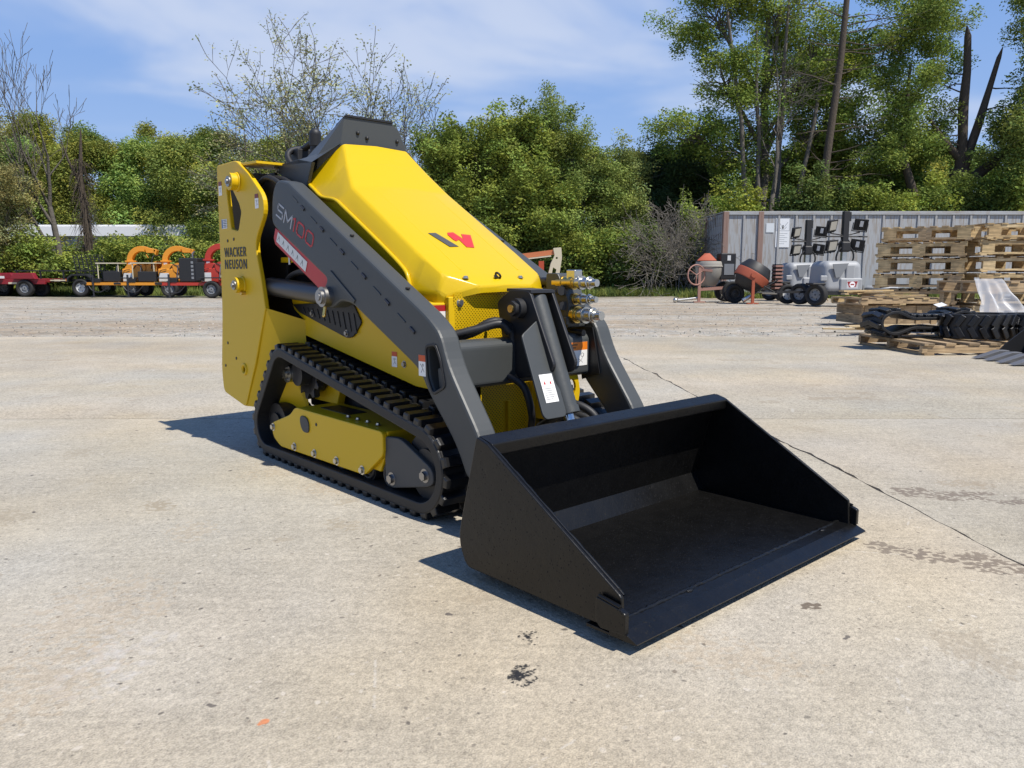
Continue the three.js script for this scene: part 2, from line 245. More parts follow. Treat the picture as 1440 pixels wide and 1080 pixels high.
// ---------------------------------------------------------------- materials
const fineBump = (() => { const r = rng(3); const t = tex8(256, 256, (x, y, o) => { o[0] = o[1] = o[2] = 128 + vn(x / 8, y / 8) * 60 + vn(x / 2, y / 2) * 30 + (r() - 0.5) * 20; }, false); return t; })();
const dustRough = tex8(512, 512, (x, y, o) => { const v = 0.36 + fbm(x / 60, y / 60, 4) * 0.22 + vn(x / 3, y / 3) * 0.05; o[0] = 0; o[1] = 255 * v; o[2] = 0; }, false);
const M = {
  yellow: mat(0.66, 0.42, 0.005, 0.40, 0, { specularIntensity: 0.7 }),
  hood: mat(0.60, 0.400, 0.003, 0.45, 0, { specularIntensity: 0.4, clearcoat: 0.35, clearcoatRoughness: 0.18, bumpMap: fineBump, bumpScale: 0.0004 }),
  grey: mat(0.052, 0.056, 0.055, 0.46, 0, { bumpMap: fineBump, bumpScale: 0.0004 }),
  greyCast: mat(0.06, 0.06, 0.058, 0.6),
  black: mat(0.012, 0.012, 0.013, 0.5),
  blackPlastic: mat(0.016, 0.016, 0.017, 0.55),
  rubber: mat(0.010, 0.010, 0.0105, 0.55, 0, { bumpMap: fineBump, bumpScale: 0.001 }),
  lug: mat(0.011, 0.011, 0.0115, 0.34, 0, { bumpMap: fineBump, bumpScale: 0.0012 }),
  chrome: mat(0.6, 0.6, 0.6, 0.15, 1), zinc: mat(0.55, 0.54, 0.5, 0.33, 1), brass: mat(0.62, 0.46, 0.16, 0.33, 1), steel: mat(0.35, 0.34, 0.33, 0.4, 1),
  darkSteel: mat(0.05, 0.05, 0.055, 0.35, 0.5),
  red: mat(0.50, 0.02, 0.02, 0.4), white: mat(0.78, 0.78, 0.76, 0.5), orange: mat(0.75, 0.20, 0.02, 0.5), ink: mat(0.02, 0.02, 0.022, 0.5), silver: mat(0.42, 0.42, 0.43, 0.4), redInk: mat(0.55, 0.03, 0.03, 0.45),
};
// black gloss enamel on the bucket, with dried rain spots
const spotMap = (() => { const r = rng(31), W = 1024, b = new Float32Array(W * W).fill(0.5); for (let k = 0; k < 1500; k++) { const cx = r() * W, cy = r() * W, q = 0.8 + r() * r() * 3.6; for (let yy = -6; yy <= 6; yy++) for (let xx = -5; xx <= 5; xx++) if ((xx * xx) + yy * yy * 0.5 < q * q) b[((cy + yy) & (W - 1)) * W + ((cx + xx) & (W - 1))] = 1; } return b; })();
const bucketRough = tex8(1024, 1024, (x, y, o) => { const s = spotMap[y * 1024 + x]; o[0] = 0; o[1] = 255 * (s > 0.9 ? 0.8 : 0.36 + fbm(x / 90, y / 90, 4) * 0.05); o[2] = 0; }, false);
const bucketColor = tex8(1024, 1024, (x, y, o) => { const s = spotMap[y * 1024 + x], d = s > 0.9 ? 3 : 12 + vn(x / 3, y / 3) * 4 + fbm(x / 70, y / 70, 3) * 4; o[0] = d; o[1] = d * 0.97; o[2] = d * 0.93; }, true);
const M_bucket = new THREE.MeshPhysicalMaterial({ map: bucketColor, roughness: 1, roughnessMap: bucketRough, bumpMap: fineBump, bumpScale: 0.0006, specularIntensity: 0.75 });
// perforated sheet: small round holes let the dark bay behind show
const perfAlpha = tex8(64, 64, (x, y, o) => { const h = (cx, cy) => Math.hypot(x - cx, y - cy) < 9.5; const v = h(16, 16) || h(48, 48) ? 0 : 255; o[0] = o[1] = o[2] = v; }, false);
const M_perf = new THREE.MeshPhysicalMaterial({ color: M.yellow.color, roughness: 0.42, alphaMap: perfAlpha, transparent: true });
function canvasTex(w, h, draw) { const c = document.createElement('canvas'); c.width = w; c.height = h; const x = c.getContext('2d'); draw(x, w, h); const t = new THREE.CanvasTexture(c); t.colorSpace = THREE.SRGBColorSpace; return t; }
function sticker(w, h, draw, px = 128) { const s = px / Math.max(w, h), t = canvasTex(Math.round(w * s), Math.round(h * s), draw); return { geo: new THREE.BoxGeometry(w, h, 0.0012), mat: new THREE.MeshStandardMaterial({ map: t, roughness: 0.45 }) }; }
function pictogram(head, rows = 1) { return (c, w, h) => { c.fillStyle = '#eceae4'; c.fillRect(0, 0, w, h); c.fillStyle = head; c.fillRect(0, 0, w, h * 0.3); c.strokeStyle = '#222'; c.lineWidth = Math.max(2, w * 0.05); for (let i = 0; i < rows; i++) { const y = h * (0.42 + i * 0.5 / rows), e = h * 0.42 / rows; c.beginPath(); c.moveTo(w * 0.25, y); c.lineTo(w * 0.6, y + e * 0.5); c.lineTo(w * 0.35, y + e); c.moveTo(w * 0.6, y + e * 0.5); c.lineTo(w * 0.78, y + e * 0.9); c.stroke(); c.beginPath(); c.arc(w * 0.62, y + e * 0.12, w * 0.09, 0, 7); c.stroke(); } }; }
const font = await new FontLoader().loadAsync('fonts/droid/droid_sans_bold.typeface.json');
function letters(txt, size, depth = 0.001) { return new TextGeometry(txt, { font, size, depth, curveSegments: 4, bevelEnabled: false }); }
function strokes(lines, w, depth = 0.0012) { // flat pen strokes
  const gs = []; for (const l of lines) for (let i = 0; i + 1 < l.length; i++) { const [a, b] = [l[i], l[i + 1]], L = Math.hypot(b[0] - a[0], b[1] - a[1]), g = new THREE.BoxGeometry(L + w * 0.8, w, depth); g.rotateZ(Math.atan2(b[1] - a[1], b[0] - a[0])); g.translate((a[0] + b[0]) / 2, (a[1] + b[1]) / 2, 0); gs.push(g); } return merge(gs);
}

// ---------------------------------------------------------------- the compact track loader (x forward, y up, z to its right-hand side)
const loader = thing('compact_track_loader', 'yellow and grey compact track loader with black bucket lowered on the concrete', 'loader', [-0.376, 0, -3.151], -48.2 * Math.PI / 180);
const bolt = (() => { const g = new THREE.CylinderGeometry(0.011, 0.012, 0.010, 6); g.rotateX(Math.PI / 2); const w = new THREE.CylinderGeometry(0.017, 0.017, 0.003, 14); w.rotateX(Math.PI / 2); w.translate(0, 0, -0.005); return merge(g, w); })();
function bolts(parent, spots, z, s = 1, m = M.zinc) { for (const [x, y] of spots) { const b = part(parent, 'bolt', bolt, m); b.position.set(x, y, z); b.scale.setScalar(s); } }

// --- tracks
function beltPath(off) { // hull of three wheels, offset inwards by off; returns closed list of [x, y, nx, ny]
  const C = [[-0.575, 0.142, 0.142], [0.568, 0.165, 0.165], [-0.405, 0.372, 0.138]].map(c => [c[0], c[1], c[2] - off]), out = [];
  const tang = (a, b) => { const dx = b[0] - a[0], dy = b[1] - a[1], d = Math.hypot(dx, dy), ang = Math.atan2(dy, dx), k = Math.acos((a[2] - b[2]) / d); return ang - k; };
  const angs = C.map((c, i) => tang(c, C[(i + 1) % 3]));
  for (let i = 0; i < 3; i++) { let a0 = angs[(i + 2) % 3], a1 = angs[i]; while (a1 < a0) a1 += 2 * Math.PI; const n = 18; for (let k = 0; k <= n; k++) { const a = lerp(a0, a1, k / n); out.push([C[i][0] + Math.cos(a) * C[i][2], C[i][1] + Math.sin(a) * C[i][2]]); } }
  return out;
}
const LUG = (() => { // one tread block, tapered, across the belt; local x along belt, y outwards, z across
  const s = [[-0.020, -0.002], [0.020, -0.002], [0.0145, 0.022], [-0.0145, 0.022]]; return ext(s, 0, 0.100, 0.006); })();
function makeTrack(side) {
  const t = grp(loader, 'track'); const z1 = 0.425, z0 = 0.195, mz = g => side > 0 ? g : mirrorZ(g), add = (n, g, m, l) => part(t, n, mz(g), m, l);
  const outer = beltPath(0.021), inner = beltPath(0.056);
  add('belt', ext(outer, z0, z1, 0.004, [inner.slice().reverse()]), M.rubber);
  { const e = beltPath(0.018), f = beltPath(0.036); add('belt_rim', ext(e, z1 - 0.012, z1 - 0.002, 0.003, [f.slice().reverse()]), M.lug); }
  // blocks along the belt
  const P = beltPath(0.021); const len = [0]; for (let i = 1; i <= P.length; i++) { const a = P[i - 1], b = P[i % P.length]; len.push(len[i - 1] + Math.hypot(a[0] - b[0], a[1] - b[1])); }
  const total = len[P.length], n = 54;
  const at = s => { s = (s % total + total) % total; let i = 1; while (len[i] < s) i++; const a = P[i - 1], b = P[i % P.length], f = (s - len[i - 1]) / Math.max(1e-6, len[i] - len[i - 1]); return [lerp(a[0], b[0], f), lerp(a[1], b[1], f), Math.atan2(b[1] - a[1], b[0] - a[0])]; };
  for (let k = 0; k < n; k++) for (const [row, ofs] of [[0, 0], [1, 0.5]]) {
    const [x, y, a] = at((k + ofs) * total / n), g = mz(LUG.clone().rotateX(Math.PI).rotateZ(0)); // outwards is to the right of travel
    const m = part(t, 'lug', row ? lugB(side) : lugA(side), M.lug); m.position.set(x, y, side * (row ? 0.2 : 0.323)); m.rotation.z = a;
  }
  // drive sprocket, rollers, frame
  const hub = merge(rod([-0.42, 0.375, 0.24], [-0.42, 0.375, 0.30], 0.085, 24), rod([-0.42, 0.375, 0.30], [-0.42, 0.375, 0.345], 0.05, 20));
  add('drive_sprocket', merge(ext((() => { const o = []; for (let i = 0; i < 44; i++) { const a = i / 44 * 2 * Math.PI, r = (i % 4 < 2) ? 0.112 : 0.088; o.push([-0.42 + Math.cos(a) * r, 0.375 + Math.sin(a) * r]); } return o; })(), 0.27, 0.30, 0.003), hub), M.darkSteel);
  add('hub_cap', merge(rod([-0.50, 0.372, 0.30], [-0.50, 0.372, 0.352], 0.04, 20), rod([-0.50, 0.372, 0.35], [-0.50, 0.372, 0.366], 0.018, 6)), M.zinc);
  for (let k = 0; k < 5; k++) { const a = k * 1.2566; add('hub_bolt', rod([-0.50 + Math.cos(a) * 0.027, 0.372 + Math.sin(a) * 0.027, 0.35], [-0.50 + Math.cos(a) * 0.027, 0.372 + Math.sin(a) * 0.027, 0.362], 0.007, 6), M.steel); }
  const wheel = (x, y, r, w) => merge(rod([x, y, 0.30 - w], [x, y, 0.30 + w], r, 28), rod([x, y, 0.30 + w], [x, y, 0.30 + w + 0.01], r * 0.55, 20));
  add('rear_idler', wheel(-0.575, 0.142, 0.092, 0.07), M.black); add('front_idler', wheel(0.568, 0.165, 0.115, 0.075), M.black);
  for (const x of [-0.38, -0.18, 0.02, 0.21, 0.36]) add('roller', merge(rod([x, 0.098, 0.22], [x, 0.098, 0.385], 0.05, 24), new THREE.TorusGeometry(0.038, 0.008, 8, 24).translate(x, 0.098, 0.385)), M.black);
  const fr = roundPoly([[-0.535, 0.160], [-0.36, 0.218], [-0.31, 0.256], [0.352, 0.255], [0.352, 0.172], [0.222, 0.075], [-0.46, 0.066], [-0.535, 0.10]], [0.02, 0.02, 0.02, 0.02, 0.02, 0.02, 0.02, 0.03], 3);
  add('track_frame', merge(ext(fr, 0.392, 0.412, 0.004), ext([[-0.31, 0.254], [0.352, 0.253], [0.352, 0.20], [0.30, 0.10], [-0.40, 0.10], [-0.45, 0.19]], 0.21, 0.392, 0.004)), M.yellow);
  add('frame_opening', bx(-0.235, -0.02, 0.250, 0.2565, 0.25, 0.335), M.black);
  add('frame_upright', ext([[-0.50, 0.25], [-0.28, 0.25], [-0.22, 0.40], [-0.36, 0.43]], 0.20, 0.235, 0.004), M.yellow);
  bolts(t, [[-0.523, 0.142], [-0.327, 0.088], [-0.154, 0.09], [0.023, 0.092], [0.209, 0.092]], side * 0.417, 1.05);
  for (const x of [0.03, 0.10, 0.17, 0.24]) { const b = part(t, 'bolt', bolt, M.zinc); b.rotation.x = -Math.PI / 2; b.position.set(x, 0.261, side * 0.36); b.scale.setScalar(0.65); }
  add('grease_cover', ext(roundPoly([[-0.255, 0.232], [-0.20, 0.228], [-0.185, 0.20], [-0.19, 0.165], [-0.24, 0.165], [-0.262, 0.20]], 0.02, 3), 0.412, 0.418, 0.002), M.greyCast);
  add('tension_hole', rod([-0.13, 0.21, 0.41], [-0.13, 0.21, 0.4135], 0.007, 10), M.black);
  add('idler_bracket', ext(roundPoly([[0.345, 0.236], [0.44, 0.246], [0.625, 0.172], [0.632, 0.125], [0.60, 0.108], [0.38, 0.058], [0.345, 0.08]], [0.01, 0.03, 0.03, 0.02, 0.02, 0.02, 0.01], 3), 0.378, 0.40, 0.004), M.greyCast);
  bolts(t, [[0.385, 0.093], [0.583, 0.143]], side * 0.406, 1.4, M.steel);
  return t;
}
const lugCache = {};
function lugGeo(side, w) { const k = side + '_' + w; if (!lugCache[k]) { const g = LUG.clone(); g.scale(1, -1, 1); const f = g.toNonIndexed ? g : g; const m = f.index ? f.toNonIndexed() : f; const a = m.attributes.position.array; for (let i = 0; i < a.length; i += 9) for (let c = 0; c < 3; c++) { const t = a[i + 3 + c]; a[i + 3 + c] = a[i + 6 + c]; a[i + 6 + c] = t; } m.computeVertexNormals(); m.scale(1, 1, 1); if (side < 0) m.translate(0, 0, -0.098); lugCache[k] = m; } return lugCache[k]; }
const lugA = s => lugGeo(s, 0), lugB = s => lugGeo(s, 1);
makeTrack(1); makeTrack(-1);

// --- chassis, skirts, grilles
part(loader, 'chassis', bx(-0.70, 0.40, 0.53, 0.70, -0.262, 0.262, 0.01), M.yellow);
part(loader, 'belly', bx(-0.62, 0.455, 0.20, 0.53, -0.185, 0.185, 0.01), M.black);
part(loader, 'engine_bay', merge(bx(-0.80, 0.40, 0.70, 0.80, -0.225, 0.225), ext([[-0.80, 0.80], [0.30, 0.80], [-0.18, 1.04], [-0.36, 1.19], [-0.70, 1.18], [-0.80, 1.1]], -0.215, 0.215, 0)), M.black);
for (const s of [1, -1]) {
  const mz = g => s > 0 ? g : mirrorZ(g);
  part(loader, 'side_skirt', mz(ext([[-0.47, 0.535], [0.36, 0.402], [0.46, 0.40], [0.47, 0.70], [0.30, 0.72], [-0.60, 0.72], [-0.56, 0.64], [-0.47, 0.60]], 0.263, 0.275, 0.003)), M.yellow);
  const gr = part(loader, 'side_grille', mz(ext(roundPoly([[-0.56, 0.665], [-0.05, 0.69], [0.015, 0.612], [-0.05, 0.553], [-0.10, 0.545], [-0.50, 0.632]], 0.015, 3), 0.276, 0.283, 0.002)), M.black, 'black slatted side grille');
  for (let k = 0; k < 11; k++) part(gr, 'slat', mz(bar([-0.46 + k * 0.042, 0.655 - k * 0.001, 0.284], [-0.44 + k * 0.042, 0.632 - k * 0.0065, 0.284], 0.004, 0.006)), M.blackPlastic);
  bolts(loader, [[-0.38, 0.632], [-0.10, 0.565]], s * 0.287, 0.8, M.steel); bolts(loader, [[0.29, 0.475]], s * 0.279, 0.8, M.steel);
}
{ const st = sticker(0.034, 0.056, pictogram('#c8501e')); const m = part(loader, 'warning_sticker', st.geo, st.mat); m.position.set(0.228, 0.488, 0.276); }
const grille = part(loader, 'front_grille', uvBox(polyGeo([[0.508, 0.735, 0.212], [0.508, 0.745, -0.205], [0.488, 0.56, -0.205], [0.488, 0.56, 0.212]], [[3, 2, 1, 0]]), 0.013), M_perf, 'yellow perforated front grille');
part(grille, 'grille_frame', merge(bx(0.462, 0.502, 0.56, 0.72, 0.205, 0.232, 0.004), bx(0.462, 0.502, 0.56, 0.72, -0.23, -0.203, 0.004), bx(0.462, 0.494, 0.54, 0.562, -0.23, 0.232, 0.004)), M.yellow);
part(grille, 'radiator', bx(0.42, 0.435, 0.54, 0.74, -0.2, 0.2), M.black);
for (const [y, z] of [[0.70, 0.185], [0.705, -0.03]]) { const b = part(grille, 'bolt', bolt, M.zinc); b.rotation.y = Math.PI / 2; b.position.set(0.508, y, z); b.scale.setScalar(0.9); }
const low = part(loader, 'lower_grille', uvBox(polyGeo([[0.475, 0.42, 0.185], [0.475, 0.42, -0.185], [0.475, 0.20, -0.185], [0.475, 0.20, 0.185]], [[3, 2, 1, 0]]), 0.014), M_perf, 'yellow perforated lower front panel');
part(low, 'panel_frame', merge(bx(0.455, 0.49, 0.19, 0.45, 0.172, 0.19, 0.003), bx(0.455, 0.49, 0.19, 0.45, -0.19, -0.172, 0.003), bx(0.455, 0.49, 0.19, 0.30, 0.07, 0.082, 0.002), bx(0.455, 0.49, 0.19, 0.33, -0.06, -0.048, 0.002)), M.yellow);
for (const s of [1, -1]) part(loader, 'tie_down_plate', merge(ext(roundPoly([[0.195, 0.25], [0.275, 0.29], [0.292, 0.36], [0.275, 0.435], [0.195, 0.445]], 0.02, 3), -0.006, 0.006, 0.002, [circle(0.245, 0.375, 0.022, 16).map(([x, y]) => [x, 0.375 + (y - 0.375) * 1.5]).reverse()]).rotateY(Math.PI / 2).scale(1, 1, -s).translate(0.62, 0, 0), bx(0.46, 0.62, 0.25, 0.44, s > 0 ? 0.188 : -0.20, s > 0 ? 0.20 : -0.188)), M.yellow);

// --- towers at the rear
const towerPts = [[-1.007, 1.286], [-0.789, 1.288], [-0.663, 1.22], [-0.526, 1.118], [-0.523, 1.044], [-0.61, 0.953], [-0.624, 0.905], [-0.581, 0.766], [-0.555, 0.65], [-0.68, 0.409], [-0.812, 0.192], [-1.062, 0.236], [-1.075, 0.345], [-1.03, 0.62]];
const towerHole = roundPoly([[-0.891, 1.186], [-0.852, 1.178], [-0.776, 1.101], [-0.757, 1.065], [-0.798, 0.984], [-0.876, 0.997], [-0.909, 1.174]], 0.012, 3).reverse();
for (const s of [1, -1]) {
  const t = grp(loader, 'tower'), mz = g => s > 0 ? g : mirrorZ(g), add = (n, g, m, l) => part(t, n, mz(g), m, l);
  add('tower_plate', ext(roundPoly(towerPts, [0.02, 0.03, 0.02, 0.05, 0.04, 0.06, 0.05, 0.03, 0, 0, 0.02, 0.03, 0.05, 0.05], 4), 0.39, 0.41, 0.004, [towerHole, circle(-0.803, 0.367, 0.017, 14).reverse()]), M.yellow);
  add('tower_flange', polyGeo([[-0.558, 0.652, 0.405], [-0.46, 0.60, 0.275], [-0.46, 0.20, 0.275], [-0.815, 0.195, 0.405], [-0.684, 0.409, 0.405]], [[0, 4, 3, 2, 1]]), M.yellow);
  add('tower_inner_plate', ext([[-1.0, 1.24], [-0.70, 1.24], [-0.60, 1.10], [-0.62, 0.70], [-0.50, 0.60], [-0.60, 0.25], [-1.0, 0.25]], 0.262, 0.275, 0.002), M.black);  // black colour stands in for the shade between tower and arm
  add('tower_shelf', bx(-1.0, -0.62, 0.60, 0.615, 0.275, 0.392), M.yellow);
  add('tower_strap', ext([[-0.79, 1.275], [-0.60, 1.268], [-0.60, 1.258], [-0.79, 1.262]], 0.20, 0.40, 0.002), M.yellow);
  for (const [x, y, r] of [[-0.787, 1.195, 0.037], [-0.781, 0.747, 0.034]]) { add('pin_boss', merge(rod([x, y, 0.40], [x, y, 0.446], r, 28), new THREE.TorusGeometry(r, 0.006, 8, 28).translate(x, y, 0.412)), M.yellow); add('pin', merge(rod([x, y, 0.444], [x, y, 0.452], r * 0.62, 20), rod([x, y, 0.452], [x, y, 0.460], r * 0.3, 6)), M.steel); }
  add('grease_fitting', rod([-0.755, 0.712, 0.41], [-0.755, 0.712, 0.43], 0.008, 8), M.brass);
  for (const [x, y] of [[-0.92, 0.945], [-0.85, 0.95], [-0.98, 0.475], [-0.89, 0.41], [-1.02, 0.365]]) add('hole_plug', rod([x, y, 0.409], [x, y, 0.412], 0.007, 10), M.ink);
  add('eye_ring', new THREE.TorusGeometry(0.022, 0.007, 8, 20).translate(-0.803, 0.367, 0.41), M.yellow);
  if (s > 0) {
    for (const [txt, y] of [['WACKER', 0.872], ['NEUSON', 0.818]]) { const g = letters(txt, 0.050, 0.001); g.computeBoundingBox(); const b = g.boundingBox; g.translate(-b.min.x, -b.min.y, 0); g.scale(0.245 / (b.max.x - b.min.x), 0.043 / (b.max.y - b.min.y), 1); const m = part(t, 'lettering', g, M.ink, txt); m.position.set(-0.965, y, 0.4105); }
    for (const [x, y, w, h, c, r] of [[-0.975, 1.181, 0.036, 0.062, '#7a2a1c', 1], [-0.59, 1.10, 0.034, 0.060, '#7a2a1c', 1]]) { const st = sticker(w, h, pictogram(c, r)); part(t, 'warning_sticker', st.geo, st.mat).position.set(x, y, 0.4107); }
    const st = sticker(0.062, 0.042, (c, w, h) => { c.fillStyle = '#dcdcd8'; c.fillRect(0, 0, w, h); c.fillStyle = '#3b5f96'; c.fillRect(2, 4, w * 0.22, h - 8); c.fillStyle = '#555'; for (let i = 0; i < 5; i++) c.fillRect(w * 0.32, 6 + i * h * 0.18, w * 0.6, h * 0.09); }); part(t, 'data_plate', st.geo, st.mat).position.set(-0.948, 1.022, 0.4107);
  }
}
part(loader, 'rear_panel', merge(bx(-1.02, -0.98, 0.30, 1.20, -0.39, 0.39), bx(-0.98, -0.80, 0.30, 0.60, -0.262, 0.262)), M.black);
part(loader, 'operator_shelf', bx(-1.0, -0.62, 1.17, 1.205, -0.27, 0.27, 0.006), M.blackPlastic);
// things seen between tower and arm
part(loader, 'hydraulic_hose', hose([[-0.72, 1.19, 0.33], [-0.60, 1.20, 0.31], [-0.50, 1.17, 0.30], [-0.42, 1.08, 0.29]], 0.014), M.blackPlastic);
part(loader, 'hydraulic_hose', hose([[-0.70, 1.16, 0.36], [-0.60, 1.20, 0.36], [-0.52, 1.18, 0.35], [-0.44, 1.12, 0.33]], 0.012), M.blackPlastic);
part(loader, 'hydraulic_hose', hose([[-0.64, 0.70, 0.30], [-0.50, 0.79, 0.31], [-0.30, 0.80, 0.31], [-0.10, 0.75, 0.30]], 0.012), M.blackPlastic);
part(loader, 'cross_bar', bx(-0.62, -0.30, 0.845, 0.868, 0.264, 0.30, 0.003), M.yellow);
part(loader, 'lock_pin', merge(rod([-0.44, 0.835, 0.345], [-0.44, 0.905, 0.345], 0.006, 8), new THREE.SphereGeometry(0.012, 10, 8).translate(-0.44, 0.91, 0.345)), M.zinc);

// --- loader arms
const dirA = Math.atan2(0.652 - 1.164, 0.623 + 0.343);
const armPts = roundPoly([[-0.425, 1.178], [-0.33, 1.158], [0.600, 0.666], [0.668, 0.615], [0.710, 0.512], [0.862, 0.310], [0.90, 0.20], [0.80, 0.17], [0.742, 0.275], [0.605, 0.415], [0.555, 0.489], [0.142, 0.691], [0.06, 0.70], [0.0, 0.668], [-0.06, 0.675], [-0.075, 0.735], [-0.03, 0.777], [-0.46, 0.985], [-0.490, 1.01], [-0.478, 1.12]], [0.05, 0, 0.05, 0.03, 0.06, 0.05, 0.03, 0.03, 0.06, 0.06, 0.05, 0.03, 0.03, 0.03, 0.03, 0.03, 0.03, 0.02, 0.03, 0.05], 4);
for (const s of [1, -1]) {
  const a = grp(loader, 'lift_arm'), mz = g => s > 0 ? g : mirrorZ(g), add = (n, g, m, l) => part(a, n, mz(g), m, l);
  const slot = roundPoly([[0.598, 0.566], [0.645, 0.574], [0.668, 0.53], [0.690, 0.452], [0.632, 0.424], [0.607, 0.47]], 0.014, 3);
  add('arm_beam', ext(armPts, 0.322, 0.395, 0.009, [slot.slice().reverse()]), M.grey);
  add('slot_rim', ext(roundPoly([[0.590, 0.574], [0.650, 0.583], [0.677, 0.533], [0.700, 0.447], [0.630, 0.413], [0.598, 0.466]], 0.016, 3), 0.393, 0.399, 0.002, [slot.slice().reverse()]), M.black);
  add('slot_back', ext([[0.58, 0.60], [0.66, 0.60], [0.70, 0.43], [0.61, 0.40]], 0.316, 0.322, 0), M.black);
  add('latch_tab', ext(roundPoly([[0.626, 0.500], [0.665, 0.507], [0.683, 0.455], [0.636, 0.432]], 0.01, 3), 0.34, 0.375, 0.003), M.grey);
  add('arm_link', ext(roundPoly([[-0.83, 1.15], [-0.83, 1.235], [-0.74, 1.238], [-0.40, 1.13], [-0.42, 1.0], [-0.52, 0.98]], 0.03, 3), 0.300, 0.345, 0.004), M.black); add('arm_collar', ext([[-0.487, 1.02], [-0.472, 1.02], [-0.455, 1.13], [-0.470, 1.135]], 0.33, 0.385, 0.002), M.yellow);
  // stitch-welded seam along the beam
  const A = [-0.30, 1.104], B = [0.575, 0.585], n = 12; for (let k = 0; k < n; k++) { const t0 = (k + 0.1) / n, t1 = (k + (k % 2 ? 0.45 : 0.72)) / n; add('weld_seam', rod([lerp(A[0], B[0], t0), lerp(A[1], B[1], t0), 0.395], [lerp(A[0], B[0], t1), lerp(A[1], B[1], t1), 0.395], k % 2 ? 0.0065 : 0.003, 8), k % 2 ? M.darkSteel : M.grey); }
  add('stiffener', ext([[-0.02, 0.80], [0.0, 0.81], [0.17, 0.705], [0.16, 0.692]], 0.394, 0.400, 0.002), M.grey);
  add('cylinder_pin', merge(rod([-0.028, 0.712, 0.39], [-0.028, 0.712, 0.425], 0.038, 24), rod([-0.028, 0.712, 0.425], [-0.028, 0.712, 0.437], 0.027, 20), rod([-0.028, 0.712, 0.437], [-0.028, 0.712, 0.441], 0.014, 12)), M.steel);
  add('grease_fitting', merge(rod([-0.03, 0.675, 0.41], [-0.03, 0.645, 0.415], 0.007, 8), new THREE.SphereGeometry(0.008, 8, 6).translate(-0.03, 0.642, 0.415)), M.brass);
  for (const [x, y] of [[0.10, 0.937], [0.45, 0.752]]) { const h = add('bolt_hole', rod([x, y - 0.004, 0.362], [x + 0.001, y + 0.001, 0.362], 0.008, 10), M.ink); }
  const cyl = add('lift_cylinder', merge(rod([-0.62, 0.742, 0.35], [-0.12, 0.716, 0.35], 0.040, 24), rod([-0.13, 0.717, 0.35], [-0.10, 0.715, 0.35], 0.046, 24)), M.darkSteel); part(cyl, 'cylinder_rod', mz(merge(rod([-0.11, 0.715, 0.35], [-0.03, 0.712, 0.35], 0.022, 16), rod([-0.78, 0.748, 0.35], [-0.62, 0.742, 0.35], 0.03, 16))), M.chrome);
  if (s > 0) {
    const lock = add('arm_lock', ext([[-0.468, 0.985], [-0.43, 0.972], [-0.015, 0.790], [-0.012, 0.735], [-0.07, 0.722], [-0.475, 0.918], [-0.487, 0.945]], 0.365, 0.391, 0.004), M.red, 'red lift arm safety lock with white pictogram strip');
    const st = sticker(0.275, 0.042, (c, w, h) => { c.fillStyle = '#d9d7d0'; c.fillRect(0, 0, w, h); c.strokeStyle = '#333'; c.lineWidth = 2; for (let i = 0; i < 6; i++) { const x = 8 + i * w * 0.16; c.beginPath(); c.moveTo(x, h * 0.8); c.lineTo(x + 9, h * 0.3); c.lineTo(x + 18, h * 0.75); c.moveTo(x + 4, h * 0.25); c.lineTo(x + 14, h * 0.6); c.stroke(); } }, 256);
    const m = part(lock, 'pictogram_strip', st.geo, st.mat); m.position.set(-0.325, 0.886, 0.3925); m.rotation.z = Math.atan2(0.841 - 0.965, 0.245);
    const base = grp(a, 'lettering'); base.userData.label = 'SM100'; base.position.set(-0.441, 1.034, 0.3957); base.rotation.z = -0.44; base.scale.setScalar(1.17);
    const sh = (g, m, n) => part(base, n, g, m), k = (l, o) => l.map(([x, y]) => [x * 0.001 + o, y * 0.001]);
    sh(strokes([k([[46, 44], [8, 44], [4, 40], [4, 28], [8, 24], [42, 24], [46, 20], [46, 6], [42, 2], [0, 2]], 0)], 0.006), M.silver, 'letter');
    sh(strokes([k([[0, 0], [0, 44], [27, 12], [54, 44], [54, 0]], 0.062)], 0.006), M.silver, 'letter');
    sh(strokes([k([[0, 38], [11, 44], [11, 0]], 0.128)], 0.006), M.redInk, 'digit');
    for (const o of [0.158, 0.226]) sh(strokes([k([[10, 2], [44, 2], [52, 10], [52, 36], [44, 44], [10, 44], [2, 36], [2, 10], [10, 2]], o)], 0.006), M.redInk, 'digit');
    const s2 = sticker(0.038, 0.068, pictogram('#c8501e')); part(a, 'warning_sticker', s2.geo, s2.mat).position.set(0.573, 0.505, 0.3957);
  }
}
